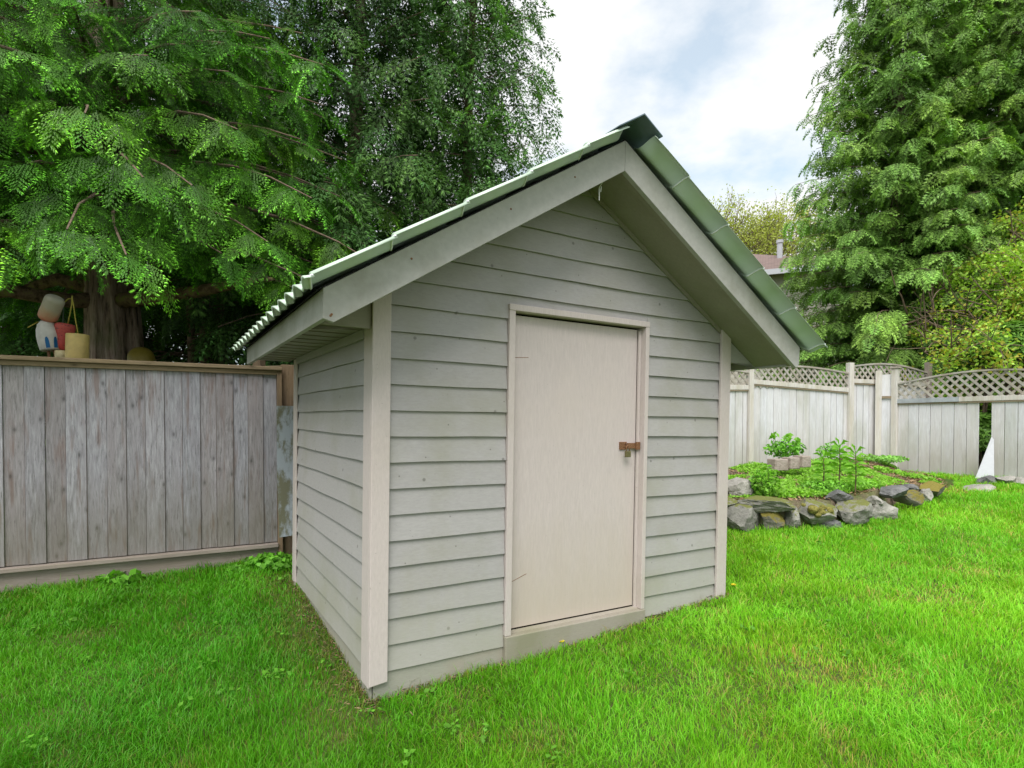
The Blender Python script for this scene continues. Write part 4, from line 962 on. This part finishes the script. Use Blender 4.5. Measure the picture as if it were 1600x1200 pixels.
# ------------------------------------------------------------------ bed plants
rg = np.random.default_rng(77)
def bed_sample(n, s0, s1, t0, t1):
    P = np.array([tuple(bedpt(a, b_)) for a, b_ in zip(rg.uniform(s0, s1, n), rg.uniform(t0, t1, n))]); return P
P = bed_sample(30000, .10, .90, .05, .98)
dens = vn1(P[:, 0]+7, P[:, 1]+7, .45)*.6+vn3(P[:, 0]+1, P[:, 1]+5, .16)*.4; kk = dens > .31+.20*(P[:, 0] > 5.6); P = P[kk]; dens = dens[kk]
P[:, 2] += rg.random(len(P))*.20*(dens-.3)+.02
c = rg.uniform(.7, 1.4, (len(P), 1))*np.array([[1.1, 1.0, .9]])
V, C = leaf_cloud(P, norm(rg.normal(size=(len(P), 3))*.6+[0, -.2, 1]), .045, c, rg, .6)
tag(quad_obj('groundcover', V, C, M['weed']), kind='stuff')
Q = bed_sample(5000, .1, .95, .0, .9); Q[:, 2] += .012+.02*rg.random(len(Q))
V, C = leaf_cloud(Q, norm(rg.normal(size=(len(Q), 3))*.5+[0, 0, 1]), .05, rg.uniform(.4, 1.2, (len(Q), 1))*np.array([[1.0, .78, .58]]), rg, .35)
tag(quad_obj('leaf_litter', V, C, M['litter']), kind='stuff')
def bush(px, py, Y, w, h, n, ls, label, tintc=(1, 1, 1), name='leafy_plant', stems=6, top=()):
    p = at(px, py, Y); t = empty(name, p); tag(t, label, 'plant')
    q = rg.normal(size=(n, 3)); q = norm(q)*rg.random((n, 1))**.4*[w, w*.8, h/2]; q[:, 2] += h/2
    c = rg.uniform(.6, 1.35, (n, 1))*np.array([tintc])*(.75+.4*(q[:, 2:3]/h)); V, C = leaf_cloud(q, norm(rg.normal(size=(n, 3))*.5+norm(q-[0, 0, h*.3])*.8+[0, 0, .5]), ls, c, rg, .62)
    quad_obj('foliage', V, C, M['weed'], t)
    b = MB()
    for k in range(stems):
        a = k*2.4; b.tube([(0, 0, -.08), (.5*w*math.cos(a), .4*w*math.sin(a), h*.8)], [.006, .003], 5)
    for (dx, hh) in top: b.tube([(dx*.6, 0, 0), (dx, 0, hh)], [.005, .003], 5)
    b.build('stems', M['stem'], t)
    for (dx, hh) in top:
        q = rg.normal(0, .03, (14, 3))+[dx, 0, hh-.02]; V, C = leaf_cloud(q, norm(rg.normal(size=(14, 3))+[0, 0, 1]), ls*1.5, np.ones((14, 3)), rg, .5); quad_obj('top_leaves', V, C, M['weed'], t)
    return t
bush(1197, 779, 6.78, .17, .40, 420, .05, 'bushy fresh green herb right behind the wide flat slab', (1.05, 1.05, .9))
bush(1180, 770, 6.9, .07, .25, 70, .05, 'small upright green plant left of the bushy herb', (.8, .9, .9))
bush(1226, 716, 8.95, .32, .30, 420, .07, 'green leafy clump with tall thin shoots behind the concrete blocks', (.85, .95, .9), top=((-.16, .36), (.02, .34), (.2, .26)))
bush(1297, 716, 9.0, .20, .24, 320, .045, 'grey green feathery clump near the middle fence post', (.9, .95, 1.6))
bush(1290, 770, 7.3, .34, .17, 700, .045, 'low mounded bright green plant under the lilies', (.95, 1, .9), stems=3)
bush(1352, 768, 7.5, .24, .16, 380, .045, 'low green mound right of the tallest lily stem', (1, 1, .9), stems=3)
bush(1385, 722, 10.2, .35, .12, 400, .06, 'pale green mound at the foot of the low fence post', (1.2, 1.1, 2.2), stems=3)
def lily(px, py, Y, h, lab, k=34):
    p = at(px, py, Y); t = empty('lily_plant', p); tag(t, lab, 'plant', 'unopened lily stalks in the bed')
    b = MB(); b.tube([(0, 0, -.05), (.01, 0, h*.5), (.0, 0, h)], [.009, .008, .004], 7); b.build('stem', M['stemb'], t)
    Vs = []; Cs = []
    for j in range(k):
        f_ = .30+.70*(j/k)**.8; a = j*2.4; up = .2+1.4*max(0, f_-.8)/.2; L_ = .15*(1.15-.35*f_); o_ = np.array([math.cos(a), math.sin(a), 0]); tg = np.array([-o_[1], o_[0], .9*(-1)**j])*.019
        b0 = np.array([0, 0, h*f_]); m_ = b0+(o_+[0, 0, up])*L_*.5; e_ = b0+o_*L_+np.array([0, 0, up*L_*.55-.02])
        Vs += [b0, m_+tg, e_, m_-tg]; Cs += [[.95, 1.0, .8]]*4
    quad_obj('leaves', np.array(Vs), np.array(Cs), M['weed'], t)
lily(1286, 762, 7.25, .40, 'slender lily stalk, leftmost and shortest of the three in the bed', 26)
lily(1311, 752, 7.4, .46, 'middle lily stalk of the three, set furthest back in the bed')
lily(1336, 774, 7.15, .54, 'tallest lily stalk, rightmost and nearest of the three in the bed')
# weeds by the left fence
def weedpos(px, py):
    for Y in np.arange(2, 12, .02):
        q = at(px, py, Y)
        if q.z < g1(q.x, q.y): return q, Y
    return q, Y
for (px, py, w, h, n, ls, lab) in ((188, 912, .20, .10, 90, .075, 'low broad leaved weed at the foot of the grey fence, left of centre'), (286, 888, .05, .14, 26, .07, 'single upright weed against the kick board of the grey fence'), (425, 888, .26, .14, 330, .06, 'patch of lush trefoil weeds in the corner between fence and shed'), (375, 890, .2, .06, 110, .05, 'sparse low weeds left of the corner patch')):
    q, Y = weedpos(px, py); bush(px, py, Y, w, h, n, ls, lab, (.8, .95, .8), name='weed', stems=4)
YF = plain('yellow_petals', (.75, .60, .02), .6)
for (px, py, lab) in ((877, 1016, 'yellow dandelion flower in the grass below the door sill'), (1146, 925, 'small yellow dandelion right of the shed corner')):
    q, Y = weedpos(px, py); t = empty('dandelion', q); tag(t, lab, 'flower')
    b = MB(); b.tube([(0, 0, -.02), (0, 0, .055)], .002, 5); b.build('stem', M['stem'], t)
    b = MB()
    for k in range(26):
        a = k*2.4; rr_ = .008+.010*(k/26); b.bar((0, 0, .055), (rr_*1.4*math.cos(a), rr_*1.4*math.sin(a), .062+.006*(1-k/26)), .006, .002)
    b.build('petals', YF, t)

# ------------------------------------------------------------------ grass
def lawn(nb, seed):
    g = np.random.default_rng(seed)
    dmin, dmax = 2.15, 11.0; u = g.random(nb); al = .75      # more blades per m2 close by
    Y = (dmin**al+u*(dmax**al-dmin**al))**(1/al); X = g.uniform(-1.02, 1.02, nb)*Y
    # keep only the lawn
    lu = (X-SO.x)*e_u.x+(Y-SO.y)*e_u.y; lv = (X-SO.x)*e_v.x+(Y-SO.y)*e_v.y
    ok = ~((lu > .0) & (lu < WU) & (lv > -.0) & (lv < WV))
    fy = (X-F0.x)*fn.x+(Y-F0.y)*fn.y; ok &= fy > .04
    rx_ = np.array([q[0] for q in RL]); ry_ = np.array([q[1] for q in RL]); lim = np.interp(X, rx_, ry_-.02); ok &= (X < .9) | (Y < lim) | (X > 7.0)
    ok &= ~((X > 7.0) & (((X-PC.x)*dB.y-(Y-PC.y)*dB.x) < .0))
    ok &= ~((X < .9) & (Y > 6.2))
    X, Y, lu, lv, fy = X[ok], Y[ok], lu[ok], lv[ok], fy[ok]
    # bare / dry strips along the shed and the fence
    dsh = np.maximum(np.maximum(-lu, lu-WU), np.maximum(-lv, lv-WV)); left = (lu < .02)
    dry = np.clip(1-dsh/.45, 0, 1)*left + np.clip(1-dsh/.10, 0, 1)*(~left) + .55*np.clip((vn1(X+40, Y+40, .55)-.76)/.2, 0, 1) + .5*np.clip((vn2(X+40, Y+40, .22)-.78)/.2, 0, 1)
    dry = np.clip(dry + .4*np.clip(1-fy/.35, 0, 1)*(X < 0), 0, 1)
    m_ = g.random(len(X)) > dry*.38; X, Y, dry = X[m_], Y[m_], dry[m_]; n = len(X)
    cl = vn2(X+60, Y+60, .16)*.5+vn3(X+60, Y+60, .42)*.5
    h = (.040+.052*cl**1.3)*g.uniform(.45, 1.45, n)*(1-.45*dry); h *= np.where(g.random(n) < .03, 1.6, 1); h *= 1+.9*np.clip(1-dsh[m_]/.06, 0, 1)*g.random(n)
    wv = (.0030+.0010*g.random(n))*(np.maximum(Y, 2.5)/3)**.75
    fa_ = vn1(X+11, Y+80, .5)*9+vn3(X+3, Y+3, .2)*3+g.normal(0, 1.7, n); ln = g.uniform(.25, 1.0, n)*(.5+.8*vn3(X+90, Y+10, .35))
    dx, dy = np.cos(fa_)*ln, np.sin(fa_)*ln
    ra = g.uniform(0, math.pi, n); sx, sy = np.cos(ra)*wv/2, np.sin(ra)*wv/2
    Z = gz(X, Y)-.004
    z_ = np.zeros(n); B = np.stack([X, Y, Z], 1); sdv = np.stack([sx, sy, z_], 1)
    m1 = B+np.stack([dx*h*.28, dy*h*.28, h*.62], 1); tp = B+np.stack([dx*h*.95, dy*h*.95, h*(1.05-.25*ln)], 1)
    V = np.stack([B-sdv, B+sdv, m1+sdv*.85, m1-sdv*.85, tp], 1).reshape(-1, 3)
    i0 = np.arange(n)*5; Fq = np.stack([np.stack([i0, i0+1, i0+2], 1), np.stack([i0, i0+2, i0+3], 1), np.stack([i0+3, i0+2, i0+4], 1)], 1).reshape(-1, 3)
    pt = vn3(X+30, Y+30, .9); hue = vn1(X+70, Y+20, .3)
    base = np.stack([.85+.55*pt+.35*g.random(n), .85+.22*pt+.25*g.random(n), .8+.9*hue], 1)*(.80+.35*hue)[:, None]
    dead = (g.random(n) < .05+.62*dry); base[dead] = np.stack([2.7+g.random(dead.sum())*.8, .85+.25*g.random(dead.sum()), 5.5+g.random(dead.sum())*2], 1)*.8
    side_ = np.clip((X+1.2)/3.2, 0, 1)[:, None]; yp = np.clip((vn2(X+5, Y+66, .7)-.55)*3, 0, 1)[:, None]; base = base*np.array([[.86, 1, .95]])*(1+yp*np.array([[.16, .02, .1]])); base = base*(.62+.43*side_)*np.array([[.60, .95, .5]])**(1-side_)  # left lawn: lusher green, also darkened in colour for tree shade
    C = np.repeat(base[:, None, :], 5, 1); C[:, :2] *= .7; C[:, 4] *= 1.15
    print('grass blades', n)
    return V, Fq, C.reshape(-1, 3)
g = np.random.default_rng(91); nc = 120; cy = g.uniform(2.6, 8.0, nc); cxx = g.uniform(-.95, .95, nc)*cy
lu = (cxx-SO.x)*e_u.x+(cy-SO.y)*e_u.y; lv = (cxx-SO.x)*e_v.x+(cy-SO.y)*e_v.y
okc = ~((lu > -.08) & (lu < WU+.08) & (lv > -.08)) & (((cxx-F0.x)*fn.x+(cy-F0.y)*fn.y) > .15) & ((cy < 6.0) | (cxx > 6)) ; cxx, cy = cxx[okc], cy[okc]
px_ = np.repeat(cxx, 9)+g.normal(0, .03, len(cxx)*9); py_ = np.repeat(cy, 9)+g.normal(0, .03, len(cxx)*9)
P = np.stack([px_, py_, gz(px_, py_)+g.uniform(.025, .06, len(px_))], 1)
V, C = leaf_cloud(P, norm(g.normal(size=(len(P), 3))*.35+[0, -.1, 1]), .032, g.uniform(.5, 1.1, (len(P), 1))*np.array([[.75, .9, .7]]), g, .75)
tag(quad_obj('clover_patches', V, C, M['weed']), kind='stuff')
uu = np.concatenate([-g.exponential(.07, 800)-.01, g.uniform(-.05, WU+.05, 900)]); vv = np.concatenate([g.uniform(-.15, WV, 800), -g.exponential(.05, 900)-.01])
px_ = SO.x+e_u.x*uu+e_v.x*vv; py_ = SO.y+e_u.y*uu+e_v.y*vv
P = np.stack([px_, py_, gz(px_, py_)+g.uniform(.008, .035, len(px_))], 1)
V, C = leaf_cloud(P, norm(g.normal(size=(len(P), 3))*.5+[0, 0, 1]), .036, g.uniform(.25, .95, (len(P), 1))*np.array([[1, .82, .60]]), g, .16)
tag(quad_obj('dry_debris', V, C, M['litter']), kind='stuff')
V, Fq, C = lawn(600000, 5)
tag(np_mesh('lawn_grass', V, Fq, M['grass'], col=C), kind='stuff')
